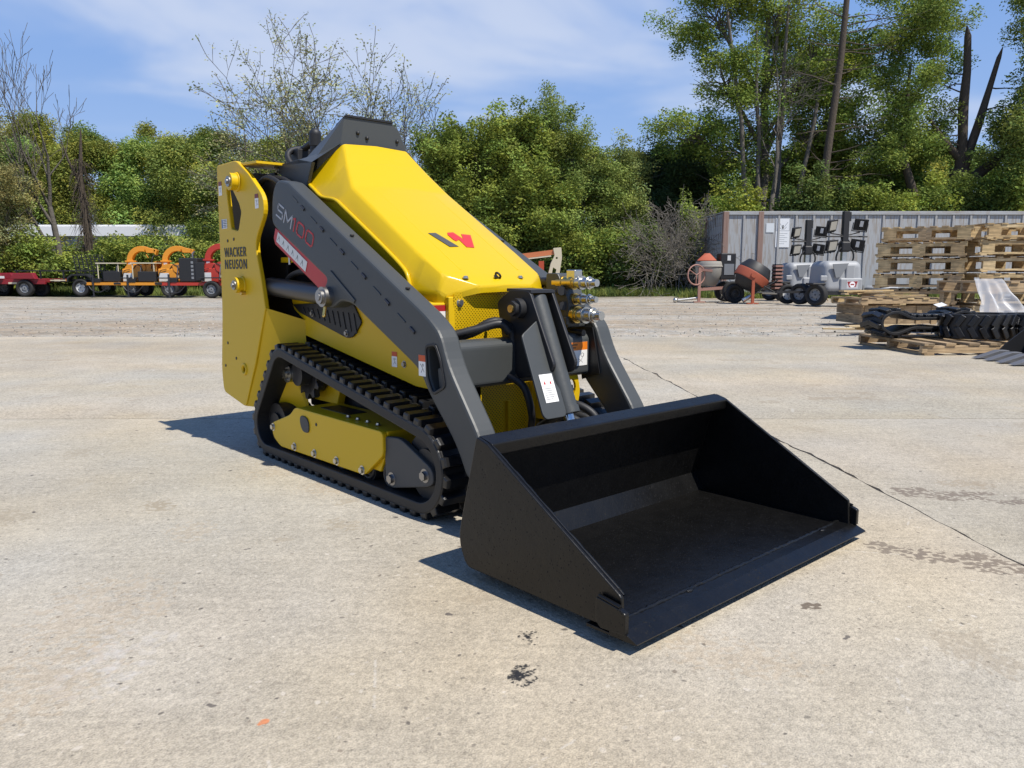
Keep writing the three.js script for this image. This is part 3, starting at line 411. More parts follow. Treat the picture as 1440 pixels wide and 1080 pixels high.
// cross member and tilt cylinder
const cross = part(loader, 'cross_member', ext(roundPoly([[0.585, 0.582], [0.63, 0.577], [0.645, 0.56], [0.645, 0.43], [0.62, 0.418], [0.585, 0.43]], 0.01, 3), -0.322, 0.322, 0.003), M.grey);
{ const st = sticker(0.118, 0.088, (c, w, h) => { c.fillStyle = '#e9e7e0'; c.fillRect(0, 0, w, h); c.fillStyle = '#e07a1a'; c.fillRect(0, 0, w, h * 0.34); c.fillStyle = '#3a2a10'; c.fillRect(w * 0.06, h * 0.08, w * 0.5, h * 0.05); c.fillRect(w * 0.06, h * 0.2, w * 0.42, h * 0.05); c.strokeStyle = '#444'; c.lineWidth = 2; for (const x of [0.12, 0.58]) { c.beginPath(); c.moveTo(w * x, h * 0.7); c.lineTo(w * (x + 0.14), h * 0.78); c.lineTo(w * (x + 0.28), h * 0.5); c.stroke(); c.beginPath(); c.arc(w * (x + 0.2), h * 0.55, w * 0.06, 0, 7); c.stroke(); c.beginPath(); c.arc(w * (x + 0.12), h * 0.92, w * 0.09, 3.6, 6); c.stroke(); } }, 160); const m = part(cross, 'warning_sticker', st.geo, st.mat, 'orange and white warning sticker'); m.rotation.y = Math.PI / 2; m.position.set(0.6463, 0.503, -0.245); }
part(cross, 'hole_edge', rod([0.60, 0.581, -0.27], [0.66, 0.581, -0.27], 0.012, 14), M.black);
const tilt = grp(loader, 'tilt_cylinder');
part(tilt, 'cylinder_barrel', merge(rod([0.685, 0.715, 0], [0.838, 0.352, 0], 0.037, 32), rod([0.836, 0.357, 0], [0.845, 0.335, 0], 0.041, 32)), M.grey);
part(tilt, 'piston_rod', rod([0.84, 0.345, 0], [0.885, 0.24, 0], 0.018, 20), M.chrome);
part(tilt, 'rod_end', rod([0.88, 0.25, -0.035], [0.88, 0.25, 0.035], 0.035, 20), M.black);
for (const s of [1, -1]) part(tilt, 'mount_ear', ext(roundPoly([[0.55, 0.70], [0.62, 0.745], [0.715, 0.742], [0.835, 0.50], [0.815, 0.47], [0.66, 0.44], [0.58, 0.56]], 0.015, 3), s > 0 ? 0.044 : -0.058, s > 0 ? 0.058 : -0.044, 0.003), M.black);
part(tilt, 'mount_cap', polyGeo([[0.60, 0.748, 0.056], [0.60, 0.748, -0.056], [0.72, 0.744, -0.056], [0.72, 0.744, 0.056], [0.60, 0.738, 0.056], [0.60, 0.738, -0.056], [0.722, 0.734, -0.056], [0.722, 0.734, 0.056]], [[0, 3, 2, 1], [4, 5, 6, 7], [3, 7, 6, 2], [0, 4, 7, 3], [1, 2, 6, 5], [0, 1, 5, 4]]), M.black);
part(tilt, 'pivot_pin', merge(rod([0.672, 0.682, -0.075], [0.672, 0.682, 0.085], 0.034, 24), rod([0.672, 0.682, 0.085], [0.672, 0.682, 0.10], 0.026, 6)), M.blackPlastic); part(tilt, 'pin_head', rod([0.672, 0.682, 0.10], [0.672, 0.682, 0.106], 0.013, 16), M.brass);
{ const o = roundPoly([[0.685, 0.602], [0.715, 0.642], [0.775, 0.515], [0.80, 0.505], [0.868, 0.352], [0.858, 0.335], [0.80, 0.330], [0.79, 0.35]], 0.012, 3);
  // guard plate beside the cylinder: it faces forwards
  const pl = polyGeo([], []); const guard = part(tilt, 'cylinder_guard', (() => { const g = ext(roundPoly([[-0.052, 0.07], [0.015, 0.12], [0.015, -0.10], [0.028, -0.12], [0.028, -0.20], [0.018, -0.215], [-0.045, -0.215], [-0.055, -0.20]].map(([a, b]) => [a < 0 ? a - 0.022 : a, b]), 0.012, 3), -0.004, 0.004, 0.002); g.rotateY(Math.PI / 2); const tl = Math.atan2(0.153, 0.363); g.rotateZ(tl); return g; })(), M.grey, 'grey guard plate with white label'); guard.position.set(0.792, 0.535, 0.066);
  const st = sticker(0.058, 0.095, (c, w, h) => { c.fillStyle = '#e6e4df'; c.fillRect(0, 0, w, h); c.fillStyle = '#b02020'; for (const x of [0.2, 0.65]) { c.beginPath(); c.moveTo(w * x, h * 0.36); c.lineTo(w * (x + 0.08), h * 0.22); c.lineTo(w * (x + 0.16), h * 0.36); c.fill(); } c.strokeStyle = '#555'; c.lineWidth = 1.5; c.strokeRect(w * 0.1, h * 0.08, w * 0.8, h * 0.34); c.fillStyle = '#777'; for (let i = 0; i < 6; i++) c.fillRect(w * 0.12, h * (0.5 + i * 0.075), w * (0.75 - (i % 3) * 0.12), h * 0.02); }, 160);
  const m = part(guard, 'label_plate', st.geo.rotateY(Math.PI / 2).translate(0.0052, -0.115, 0.022).rotateZ(Math.atan2(0.153, 0.363)), st.mat); }
part(loader, 'hydraulic_hose', hose([[0.50, 0.575, 0.25], [0.56, 0.60, 0.18], [0.60, 0.635, 0.11], [0.62, 0.61, 0.06], [0.63, 0.52, 0.05]], 0.017), M.blackPlastic);
part(loader, 'hose_sleeve', hose([[0.52, 0.585, 0.26], [0.58, 0.612, 0.17], [0.62, 0.628, 0.10], [0.635, 0.60, 0.075]], 0.015), M.black);
part(loader, 'hydraulic_hose', hose([[0.64, 0.45, 0.085], [0.70, 0.42, 0.07], [0.72, 0.33, 0.05], [0.66, 0.24, 0.0]], 0.013), M.blackPlastic);
for (const [z, y] of [[-0.10, 0.30], [-0.14, 0.34], [-0.18, 0.29]]) part(loader, 'hydraulic_hose', hose([[0.60, y - 0.06, z], [0.72, y, z], [0.80, y - 0.03, z - 0.03], [0.84, y - 0.12, z - 0.05]], 0.015), M.blackPlastic);
part(loader, 'quick_attach_plate', merge(bx(0.88, 0.94, 0.14, 0.31, -0.42, 0.42, 0.006), bx(0.94, 1.045, 0.20, 0.28, -0.30, 0.30, 0.006), bx(0.94, 1.02, 0.10, 0.13, -0.42, 0.42)), M.black);
for (const s of [1, -1]) part(loader, 'attach_ear', ext(roundPoly([[0.84, 0.16], [0.84, 0.29], [0.88, 0.31], [0.94, 0.27], [0.94, 0.14]], 0.015, 3), s > 0 ? 0.30 : -0.318, s > 0 ? 0.318 : -0.30, 0.003), M.black);

// --- couplers beside the left-hand arm
const coup = grp(loader, 'hydraulic_couplers');
part(coup, 'coupler_bracket', merge(ext(roundPoly([[0.50, 0.80], [0.56, 0.80], [0.62, 0.70], [0.62, 0.60], [0.50, 0.60]], 0.01, 3), -0.32, -0.23, 0.003), bx(0.47, 0.62, 0.61, 0.64, -0.36, -0.22, 0.004)), M.grey);
for (const [y, z, len, r, big] of [[0.765, -0.25, 0.20, 0.022, 1], [0.705, -0.265, 0.185, 0.018, 0], [0.648, -0.26, 0.215, 0.027, 1]]) {
  const x0 = 0.53, c = part(coup, 'coupler_body', merge(rod([x0, y, z], [x0 + len * 0.55, y, z], r, 20), rod([x0 + len * 0.1, y, z], [x0 + len * 0.24, y, z], r * 1.2, 6), rod([x0 + len * 0.42, y, z], [x0 + len * 0.5, y, z], r * 1.18, 20)), M.brass);
  part(c, 'coupler_tip', merge(rod([x0 + len * 0.55, y, z], [x0 + len * 0.92, y, z], r * 0.86, 20), rod([x0 + len * 0.64, y, z], [x0 + len * 0.70, y, z], r * 1.15, 20), rod([x0 + len * 0.92, y, z], [x0 + len * 1.05, y, z], r * 0.6, 16), new THREE.TorusGeometry(r * 0.9, 0.004, 6, 20).rotateY(Math.PI / 2).translate(x0 + len * 0.86, y, z)), M.zinc);
  part(c, 'hose_end', rod([x0 - 0.07, y, z], [x0, y, z], r * 0.9, 16), M.black);
}
part(coup, 'pressure_block', bx(0.60, 0.645, 0.76, 0.812, -0.275, -0.235, 0.004), M.zinc);
for (const [y, z] of [[0.735, -0.225], [0.68, -0.235]]) part(coup, 'port_cap', merge(rod([0.575, y, z], [0.60, y, z + 0.012], 0.016, 18), rod([0.575, y, z + 0.004], [0.585, y, z + 0.02], 0.008, 12)), M.blackPlastic);

// --- hood: crease C, ridge R and lower edge B at each station, mirrored about the middle
{
  const ST = [
    [[-0.300, 1.332], [-0.300, 1.325, 0.158], [-0.438, 1.182, 0.264], [-0.462, 1.105, 0.266]],
    [[-0.210, 1.240], [-0.210, 1.230, 0.196], [-0.290, 1.108, 0.274], [-0.305, 1.010, 0.269]],
    [[-0.108, 1.145], [-0.108, 1.135, 0.234], [-0.160, 1.080, 0.275], [-0.190, 0.940, 0.270]],
    [[0.325, 0.890], [0.325, 0.878, 0.236], [0.312, 0.810, 0.276], [0.285, 0.705, 0.270]],
    [[0.370, 0.863], [0.370, 0.851, 0.236], [0.346, 0.738, 0.277], [0.345, 0.700, 0.272]],
    [[0.465, 0.806], [0.462, 0.798, 0.230], [0.468, 0.735, 0.248], [0.464, 0.695, 0.246]],
    [[0.540, 0.762], [0.535, 0.757, 0.120], [0.486, 0.725, 0.236], [0.478, 0.700, 0.236]],
    [[0.538, 0.735], [0.533, 0.732, 0.118], [0.480, 0.705, 0.232], [0.470, 0.690, 0.230]],
  ];
  const prof = s => { // rounded half profile from the middle line to the lower edge
    const P = [V3(s[0][0], s[0][1], 0), V3(...s[1]), V3(...s[2]), V3(...s[3])], out = [P[0], P[0].clone().lerp(P[1], 0.5)];
    for (const [i, r] of [[1, 0.014], [2, 0.010]]) { const a = P[i - 1], p = P[i], b = P[i + 1], ta = Math.min(0.45, r / a.distanceTo(p)), tb = Math.min(0.45, r / b.distanceTo(p)), A = p.clone().lerp(a, ta), B = p.clone().lerp(b, tb); for (let k = 0; k <= 4; k++) { const t = k / 4; out.push(A.clone().multiplyScalar((1 - t) ** 2).addScaledVector(p, 2 * t * (1 - t)).addScaledVector(B, t * t)); } }
    out.push(P[3], P[3].clone().add(V3(-0.004, -0.004, -0.02))); return out;
  };
  const raw = ST.map(prof), rows = [raw[0]];
  for (let i = 1; i < raw.length; i++) {
    const a = raw[i - 1], p = raw[i], b = raw[i + 1], d = a[0].distanceTo(p[0]); for (const t of [0.33, 0.66]) if (d > 0.2) rows.push(a.map((v, k) => v.clone().lerp(p[k], t)));
    if (!b) { rows.push(p); continue; }
    const r = i === 6 ? 0.010 : 0.016, ta = Math.min(0.42, r / Math.max(0.02, d)), tb = Math.min(0.42, r / Math.max(0.02, b[0].distanceTo(p[0])));
    for (let k = 0; k <= 4; k++) { const t = k / 4; rows.push(p.map((v, j) => v.clone().lerp(a[j], ta).multiplyScalar((1 - t) ** 2).addScaledVector(v, 2 * t * (1 - t)).addScaledVector(v.clone().lerp(b[j], tb), t * t))); }
  }
  const n = rows[0].length, W = 2 * n - 1, pos = [], idx = []; for (const r of rows) { for (let k = n - 1; k > 0; k--) pos.push(r[k].x, r[k].y, r[k].z); for (let k = 0; k < n; k++) pos.push(r[k].x, r[k].y, -r[k].z); }
  for (let j = 0; j + 1 < rows.length; j++) for (let i = 0; i + 1 < W; i++) { const a = j * W + i; idx.push(a, a + W, a + 1, a + 1, a + W, a + W + 1); }
  let g = new THREE.BufferGeometry(); g.setAttribute('position', new THREE.Float32BufferAttribute(pos, 3)); g.setIndex(idx); g.computeVertexNormals(); g = toCreasedNormals(g, 0.5); uvBox(g, 0.4);
  const hood = part(loader, 'hood', g, M.hood, 'moulded yellow engine hood');
  { const P = [[-0.425, 1.178, 0.266], [-0.345, 1.138, 0.2735], [-0.275, 1.103, 0.277], [-0.160, 1.081, 0.278], [-0.10, 1.050, 0.2785], [0.29, 0.824, 0.279], [0.325, 0.795, 0.280], [0.345, 0.74, 0.280], [0.346, 0.70, 0.276]]; for (const s of [1, -1]) part(hood, 'side_bead', hose(P.map(p => [p[0], p[1], p[2] * s]), 0.0085, 70, 8), M.hood); }
  // the mark on the slope: grey bar and red angled stroke
  const on = (x, z) => { const t = (x + 0.108) / 0.433; return [x, lerp(1.145, 0.890, t) + 0.0012 - Math.abs(z) * 0.048, z]; };
  const flat = (pts, m, n, l) => { const P = pts.map(p => V3(...on(...p))), up = V3(0.5, 0.86, 0).multiplyScalar(0.0012), q = []; P.forEach(p => q.push([p.x, p.y, p.z])); P.forEach(p => q.push([p.x + up.x, p.y + up.y, p.z])); const N = P.length, tri = THREE.ShapeUtils.triangulateShape(pts.map(p => new THREE.Vector2(p[0], p[1])), []); const f = tri.map(t => t.map(k => k + N)); for (let i = 0; i < N; i++) f.push([i, (i + 1) % N, (i + 1) % N + N, i + N]); part(hood, n, polyGeo(q, f), m, l); };
  flat([[0.222, 0.112], [0.222, 0.078], [0.312, 0.040], [0.312, 0.080]], M.greyCast, 'emblem_bar', 'grey bar of the emblem');
  flat([[0.236, 0.032], [0.222, 0.024], [0.219, -0.006], [0.262, -0.022], [0.226, -0.040], [0.226, -0.086], [0.318, -0.030], [0.318, 0.006], [0.268, 0.004], [0.278, 0.024], [0.268, 0.030]], M.redInk, 'emblem_stroke', 'red angled stroke of the emblem');
  for (const z of [0.155, -0.10]) { const b = part(hood, 'screw', bolt, M.zinc); b.rotation.set(-Math.PI / 2, 0, 0); b.position.set(0.497, 0.787, z); b.scale.setScalar(0.75); }
  part(hood, 'latch', merge(new THREE.TorusGeometry(0.011, 0.004, 8, 16).rotateX(0.6).translate(0.503, 0.792, 0.012), rod([0.503, 0.783, 0.018], [0.51, 0.79, 0.03], 0.006, 8)), M.black);
  // faint panel lines pressed into the slope
  for (const z of [0.135, -0.135]) part(hood, 'press_line', rod([-0.08, 1.1215 - 0.0085, z], [0.44, 0.8145 - 0.0085, z], 0.0093, 8), M.hood);
  part(loader, 'hood_seal', bx(0.47, 0.500, 0.722, 0.738, -0.20, 0.20, 0.004), M.black);
}
// --- control console above the hood
{
  const hull = pts => new ConvexGeometry(pts.map(p => V3(...p)));
  const two = (l) => l.flatMap(([x, y, z]) => [[x, y, z], [x, y, -z]]);
  const con = part(loader, 'console', hull([[-0.310, 1.437, 0.143], [-0.310, 1.437, -0.085], [-0.310, 1.412, -0.120], ...two([[-0.312, 1.322, 0.163], [-0.375, 1.285, 0.232], [-0.385, 1.407, 0.142], [-0.478, 1.352, 0.145], [-0.60, 1.27, 0.20], [-0.60, 1.20, 0.232], [-0.40, 1.20, 0.232]])]), M.grey, 'grey console cowl');
  part(con, 'cowl_side', ext([[-0.69, 1.262], [-0.45, 1.268], [-0.335, 1.245], [-0.375, 1.175], [-0.415, 1.112], [-0.445, 1.12], [-0.60, 1.205]], 0.268, 0.284, 0.003), M.grey); part(con, 'cowl_side', ext([[-0.69, 1.262], [-0.45, 1.268], [-0.335, 1.245], [-0.375, 1.175], [-0.415, 1.112], [-0.445, 1.12], [-0.60, 1.205]], -0.284, -0.268, 0.003), M.grey);
  for (const s of [1, -1]) part(con, 'cowl_shoulder', polyGeo([[-0.335, 1.245, 0.284 * s], [-0.45, 1.268, 0.284 * s], [-0.69, 1.262, 0.284 * s], [-0.62, 1.285, 0.215 * s], [-0.375, 1.292, 0.222 * s], [-0.31, 1.33, 0.16 * s]], s > 0 ? [[0, 5, 4, 3, 2, 1]] : [[0, 1, 2, 3, 4, 5]]), M.grey);
  part(con, 'cowl_rim', hull([[-0.304, 1.437, 0.146], [-0.304, 1.445, 0.140], [-0.304, 1.437, -0.088], [-0.304, 1.445, -0.082], [-0.388, 1.408, 0.143], [-0.388, 1.417, 0.138], [-0.388, 1.408, -0.10], [-0.388, 1.417, -0.095]]), M.black);
  for (const [y, z] of [[1.378, 0.082], [1.362, 0.038], [1.364, -0.112]]) { const b = part(con, 'cowl_screw', new THREE.SphereGeometry(0.0085, 10, 6), M.black); b.position.set(-0.309, y, z); }
  for (const [x, y] of [[-0.645, 1.243], [-0.428, 1.128]]) bolts(con, [[x, y]], 0.287, 1, M.zinc);
  const hb = grp(loader, 'hand_controls');
  part(hb, 'reference_bar', merge(hose([[-0.70, 1.25, 0.17], [-0.78, 1.33, 0.17], [-0.80, 1.362, 0.13], [-0.80, 1.365, -0.13], [-0.78, 1.33, -0.17], [-0.70, 1.25, -0.17]], 0.014), rod([-0.84, 1.345, 0.10], [-0.66, 1.385, 0.10], 0.015, 12)), M.blackPlastic);
  part(hb, 'control_lever', merge(rod([-0.66, 1.27, 0.10], [-0.648, 1.37, 0.10], 0.026, 14, 0.020), rod([-0.648, 1.365, 0.10], [-0.645, 1.412, 0.10], 0.025, 16, 0.027), new THREE.SphereGeometry(0.027, 14, 10).translate(-0.645, 1.414, 0.10)), M.blackPlastic);
  part(hb, 'lever_bracket', bx(-0.81, -0.74, 1.25, 1.362, 0.07, 0.14, 0.006), M.blackPlastic);
}
// small red and white plate under the hood corner
{ const st = sticker(0.06, 0.075, (c, w, h) => { c.fillStyle = '#dddad4'; c.fillRect(0, 0, w, h); c.fillStyle = '#a01c1c'; c.fillRect(0, 0, w, h * 0.28); c.strokeStyle = '#222'; c.lineWidth = 3; c.beginPath(); c.moveTo(w * 0.2, h * 0.9); c.lineTo(w * 0.6, h * 0.45); c.lineTo(w * 0.9, h * 0.6); c.stroke(); }); const m = part(loader, 'warning_sticker', st.geo, st.mat); m.rotation.y = Math.PI / 2; m.position.set(0.4835, 0.655, 0.262); part(loader, 'corner_plate', bx(0.44, 0.482, 0.56, 0.70, 0.232, 0.30, 0.004), M.yellow); }

// --- bucket
{
  const bk = grp(loader, 'bucket'); bk.userData.label = 'wide black dirt bucket with straight cutting edge';
  const zR = 0.610, zL = -0.459;
  const side = [[1.110, 0.388], [1.150, 0.377], [1.595, 0.117], [1.600, 0.040], [1.522, 0.034], [1.065, 0.030], [1.029, 0.097]];
  for (const [a, b] of [[zR - 0.010, zR], [zL, zL + 0.010]]) part(bk, 'side_plate', uvBox(ext(roundPoly(side, [0.008, 0.006, 0.008, 0.004, 0.004, 0.02, 0.05], 4), a, b, 0.0025), 0.45), M_bucket);
  const z0 = zL + 0.010, z1 = zR - 0.010;
  part(bk, 'back_plate', uvBox(ext([[1.112, 0.384], [1.120, 0.384], [1.043, 0.100], [1.033, 0.098]], z0, z1, 0), 0.45), M_bucket);
  part(bk, 'heel_plate', uvBox(ext([[1.033, 0.098], [1.043, 0.100], [1.078, 0.044], [1.066, 0.034]], z0, z1, 0), 0.45), M_bucket);
  part(bk, 'floor_plate', uvBox(ext([[1.066, 0.033], [1.072, 0.0445], [1.565, 0.0405], [1.565, 0.029]], z0, z1, 0), 0.45), M_bucket);
  part(bk, 'top_beam', uvBox(ext(roundPoly([[1.108, 0.389], [1.162, 0.376], [1.158, 0.342], [1.132, 0.338], [1.098, 0.352]], 0.005, 3), z0, z1, 0.001), 0.45), M_bucket);
  part(bk, 'cutting_edge', uvBox(ext([[1.500, 0.0285], [1.500, 0.020], [1.642, 0.0255], [1.643, 0.0285], [1.605, 0.044], [1.566, 0.0455], [1.566, 0.0285]], zL - 0.012, zR + 0.004, 0.0008), 0.45), M_bucket);
  { const r = rng(4), t = new Tubes(), pts = [], rad = []; for (let k = 0; k <= 120; k++) { pts.push(V3(1.565 + r() * 0.002, 0.0435 + r() * 0.002, lerp(z0, z1, k / 120))); rad.push(0.0045 + r() * 0.0025); } t.add(pts, rad, 7); part(bk, 'weld_bead', t.geo(), M_bucket); }
  for (const [a, b, e] of [[zR, zR + 0.014, zR], [zL - 0.014, zL, zL]]) {
    part(bk, 'side_cutter', uvBox(ext(roundPoly([[1.535, 0.104], [1.602, 0.096], [1.618, 0.090], [1.618, 0.042], [1.548, 0.036], [1.535, 0.05]], 0.004, 2), a, b, 0.002), 0.45), M_bucket);
    const t = new Tubes(), r = rng(6), pts = [], rad = []; for (let k = 0; k <= 30; k++) { pts.push(V3(lerp(1.15, 1.592, k / 30), lerp(0.376, 0.117, k / 30), e > 0 ? zR - 0.012 : zL + 0.012)); rad.push(0.003 + r() * 0.002); } t.add(pts, rad, 6); part(bk, 'weld_bead', t.geo(), M_bucket);
    part(bk, 'weld_bead', rod([1.54, 0.106, e > 0 ? b - 0.006 : a + 0.006], [1.60, 0.099, e > 0 ? b - 0.006 : a + 0.006], 0.005, 8), M_bucket);
  }
  for (const [x, z] of [[1.575, -0.33], [1.572, 0.33]]) { const m = part(bk, 'weld_spot', new THREE.SphereGeometry(0.008, 10, 6), M_bucket); m.position.set(x, 0.046, z); m.scale.set(1, 0.5, 1.6); }
}

// ---------------------------------------------------------------- trees and shrubs
const bark = (r, g, b) => new THREE.MeshStandardMaterial({ color: lin(r, g, b), roughness: 0.95, bumpMap: fineBump, bumpScale: 0.02 });
const BARK = { brown: bark(0.075, 0.058, 0.042), grey: bark(0.13, 0.115, 0.095), pale: bark(0.20, 0.18, 0.15), dark: bark(0.070, 0.055, 0.043) };
function leafClump(seed, n, R, len, flat = 1) { // folded leaves scattered through a ball, each of four faces
  const r = rng(seed), pos = [], idx = [], q = new THREE.Quaternion(), e = new THREE.Euler(), v = V3(0, 0, 0);
  for (let k = 0; k < n; k++) {
    const d = V3(r() * 2 - 1, (r() * 2 - 1) * flat, r() * 2 - 1); if (d.length() > 1) { k--; continue; } d.multiplyScalar(R);
    e.set((r() - 0.5) * 2.2, r() * 6.283, (r() - 0.5) * 2.2); q.setFromEuler(e); const L = len * (0.7 + r() * 0.6), w = L * 0.30, b = pos.length / 3;
    for (const p of [[0, 0, 0], [w, 0.02 * L, L * 0.42], [0, -0.10 * L, L * 0.5], [-w, 0.02 * L, L * 0.42], [0, -0.05 * L, L]]) { v.set(...p).applyQuaternion(q).add(d); pos.push(v.x, v.y, v.z); }
    idx.push(b, b + 1, b + 2, b, b + 2, b + 3, b + 1, b + 4, b + 2, b + 2, b + 4, b + 3);
  }
  const g = new THREE.BufferGeometry(); g.setAttribute('position', new THREE.Float32BufferAttribute(pos, 3)); g.setAttribute('uv', new THREE.Float32BufferAttribute(new Float32Array(pos.length / 3 * 2), 2)); g.setIndex(idx); g.computeVertexNormals(); return g;
}
const CLUMP = { mid: leafClump(11, 52, 0.36, 0.115), fine: leafClump(12, 50, 0.34, 0.085), big: leafClump(13, 100, 0.64, 0.155), sparse: leafClump(14, 8, 0.30, 0.13), spray: leafClump(15, 26, 0.36, 0.14, 0.45) };
const leafMat = new THREE.MeshPhysicalMaterial({ color: 0xffffff, roughness: 0.8, specularIntensity: 0.2, transmission: 0.35, thickness: 0, side: THREE.DoubleSide });
function crown(parent, pts, clump, col, seed, s0 = 0.8, s1 = 1.3, name = 'crown', vary = 0.35, tint = null) {
  const r = rng(seed), im = new THREE.InstancedMesh(clump, leafMat, pts.length), m = new THREE.Matrix4(), q = new THREE.Quaternion(), c = new THREE.Color();
  pts.forEach((p, i) => { q.setFromEuler(new THREE.Euler((r() - 0.5) * 1.2, r() * 6.283, (r() - 0.5) * 1.2)); const s = lerp(s0, s1, r()); m.compose(p, q, V3(s, s * 0.9, s)); im.setMatrixAt(i, m); const tk = tint ? tint[i] : [1, 1, 1], k = 1 + (r() - 0.5) * 2 * vary, h = (r() - 0.5) * 0.3; im.setColorAt(i, c.setRGB(col[0] * 1.12 * k * (1 + h) * tk[0], col[1] * 1.12 * k * tk[1], col[2] * 1.12 * k * (1 - h) * tk[2])); });
  im.name = name; im.userData.kind = 'stuff'; shadow(im); parent.add(im); return im;
}
function lobePoints(lobes, per, seed, hollow = 0.3) { // each lobe is broken into tufts on its outside, with gaps between them
  const r = rng(seed), out = [], dir = () => { let d; do d = V3(r() * 2 - 1, r() * 2 - 1, r() * 2 - 1); while (d.length() > 1 || d.length() < 0.1); return d; };
  for (const [cx, cy, cz, rx, ry, rz] of lobes) {
    const n = Math.round(per * Math.pow(rx * ry * rz, 0.72)), tufts = 11, core = Math.round(n * 0.22);
    for (let i = 0; i < core; i++) { const d = dir().multiplyScalar(0.75), p = V3(cx + d.x * rx, cy + d.y * ry, cz + d.z * rz); if (p.y > 0.15) out.push(p); }
    for (let k = 0; k < tufts; k++) {
      const u = dir().normalize().multiplyScalar(0.66 + r() * 0.42), q = 0.22 + r() * 0.26, c = V3(cx + u.x * rx, cy + u.y * ry, cz + u.z * rz), m = Math.round((n - core) / tufts * (0.6 + r() * 0.8));
      for (let i = 0; i < m; i++) { const d = dir(); d.multiplyScalar(Math.pow(d.length(), -0.35)); const p = V3(c.x + d.x * rx * q, c.y + d.y * ry * q * 0.8, c.z + d.z * rz * q); if (p.y > 0.15) out.push(p); }
      for (let i = 0; i < 3; i++) { const e = u.clone().normalize().multiplyScalar(q * (0.9 + r() * 0.7)); const p = V3(c.x + (e.x + (r() - 0.5) * 0.2) * rx, c.y + (e.y + 0.15 + (r() - 0.5) * 0.2) * ry, c.z + e.z * rz); if (p.y > 0.15) out.push(p); }
    }
  }
  return out;
}
function grow(T, tips, r, a, dir, len, rad, depth, o) { // recursive limb
  const n = depth > 2 ? 5 : 3, pts = [a.clone()], rr = [rad], d = dir.clone(), p = a.clone(), end = Math.max(rad * (depth ? 0.58 : 0.4), o.min ?? 0.004);
  for (let k = 1; k <= n; k++) { d.add(V3((r() - 0.5) * o.wob, (r() - 0.5) * o.wob + o.up * 0.15, (r() - 0.5) * o.wob)).normalize(); p.addScaledVector(d, len / n); pts.push(p.clone()); rr.push(lerp(rad, end, k / n)); }
  T.add(pts, rr, rad > 0.06 ? 8 : rad > 0.02 ? 5 : 3); tips.push([p.clone(), depth, d.clone()]);
  if (depth <= 0) return;
  const kids = o.kids[Math.min(depth, o.kids.length - 1)];
  for (let k = 0; k < kids; k++) {
    const f = k === 0 ? 1 : 0.35 + 0.65 * r(), at = f * n, i = Math.min(n - 1, Math.floor(at)), s = pts[i].clone().lerp(pts[i + 1], at - i), rs = lerp(rr[i], rr[i + 1], at - i);
    const ax = V3(r() - 0.5, r() - 0.5, r() - 0.5).cross(d).normalize(), nd = d.clone().applyAxisAngle(ax, (k === 0 ? 0.35 : o.spread) * (0.6 + r() * 0.7)); nd.y += o.up * 0.25; nd.normalize();
    grow(T, tips, r, s, nd, len * o.shrink * (0.75 + r() * 0.5), rs * (k === 0 ? 0.85 : 0.62), depth - 1, o);
  }
}
function bareTree(name, label, x, z, h, m, seed, o = {}, group) {
  const t = thing(name, label, 'tree', [x, -0.05, z], 0, group), T = new Tubes(), tips = [], r = rng(seed);
  const op = { wob: 0.22, up: 0.35, spread: 0.75, shrink: 0.68, kids: [0, 3, 3, 3, 4, 4], depth: 5, rad: h * 0.016, trunk: 0.30, lean: [0, 0], ...o };
  grow(T, tips, r, V3(0, 0, 0), V3(op.lean[0], 1, op.lean[1]).normalize(), h * op.trunk, op.rad, op.depth, op);
  part(t, 'trunk', T.geo(), m); t.userData.tips = undefined; delete t.userData.tips; return [t, tips];
}
function leafTree({ name = 'leafy_tree', label, x, z, lobes, per = 130, col, clump = CLUMP.mid, seed, m = BARK.brown, trunkR = 0.16, trunkTop, group, s0, s1, hollow, twigs = 26, lean = [0, 0], tall = 1 }) {
  lobes = lobes.map(l => [l[0], l[1] * tall, ...l.slice(2)]);
  const t = thing(name, label, 'tree', [x, -0.05, z], 0, group), T = new Tubes(), r = rng(seed);
  const top = trunkTop ?? Math.max(...lobes.map(l => l[1])) * 0.8, tp = [], tr = []; for (let k = 0; k <= 7; k++) { tp.push(V3((lean[0] * k / 7) + (k ? (r() - 0.5) * 0.22 : 0), top * k / 7, (lean[1] * k / 7) + (k ? (r() - 0.5) * 0.22 : 0))); tr.push(trunkR * lerp(1.15, 0.35, k / 7)); } T.add(tp, tr, 9);
  for (const l of lobes) { const c = V3(l[0], l[1], l[2]), h = clamp((l[1] - l[4]) / top * 0.8, 0.15, 0.92) * 7, i = Math.min(6, Math.floor(h)), a = tp[i].clone().lerp(tp[i + 1], h - i), mid = a.clone().lerp(c, 0.5).add(V3((r() - 0.5) * 0.4, 0.2, (r() - 0.5) * 0.4)); T.add([a, mid, c], [trunkR * 0.45, trunkR * 0.3, trunkR * 0.15], 6);
    for (let k = 0; k < twigs; k++) { const u = V3(r() * 2 - 1, r() * 1.6 - 0.6, r() * 2 - 1).normalize(), e = c.clone().add(V3(u.x * l[3], u.y * l[4], u.z * l[5]).multiplyScalar(0.95)), s = mid.clone().lerp(c, 0.4 + r() * 0.6), w = s.clone().lerp(e, 0.5).add(V3((r() - 0.5) * 0.3, (r() - 0.5) * 0.3, (r() - 0.5) * 0.3)); T.add([s, w, e], [trunkR * 0.12, trunkR * 0.07, 0.006], 4); } }
  part(t, 'trunk', T.geo(), m); crown(t, lobePoints(lobes, per, seed + 1, hollow), clump, col, seed + 2, s0, s1); return t;
}
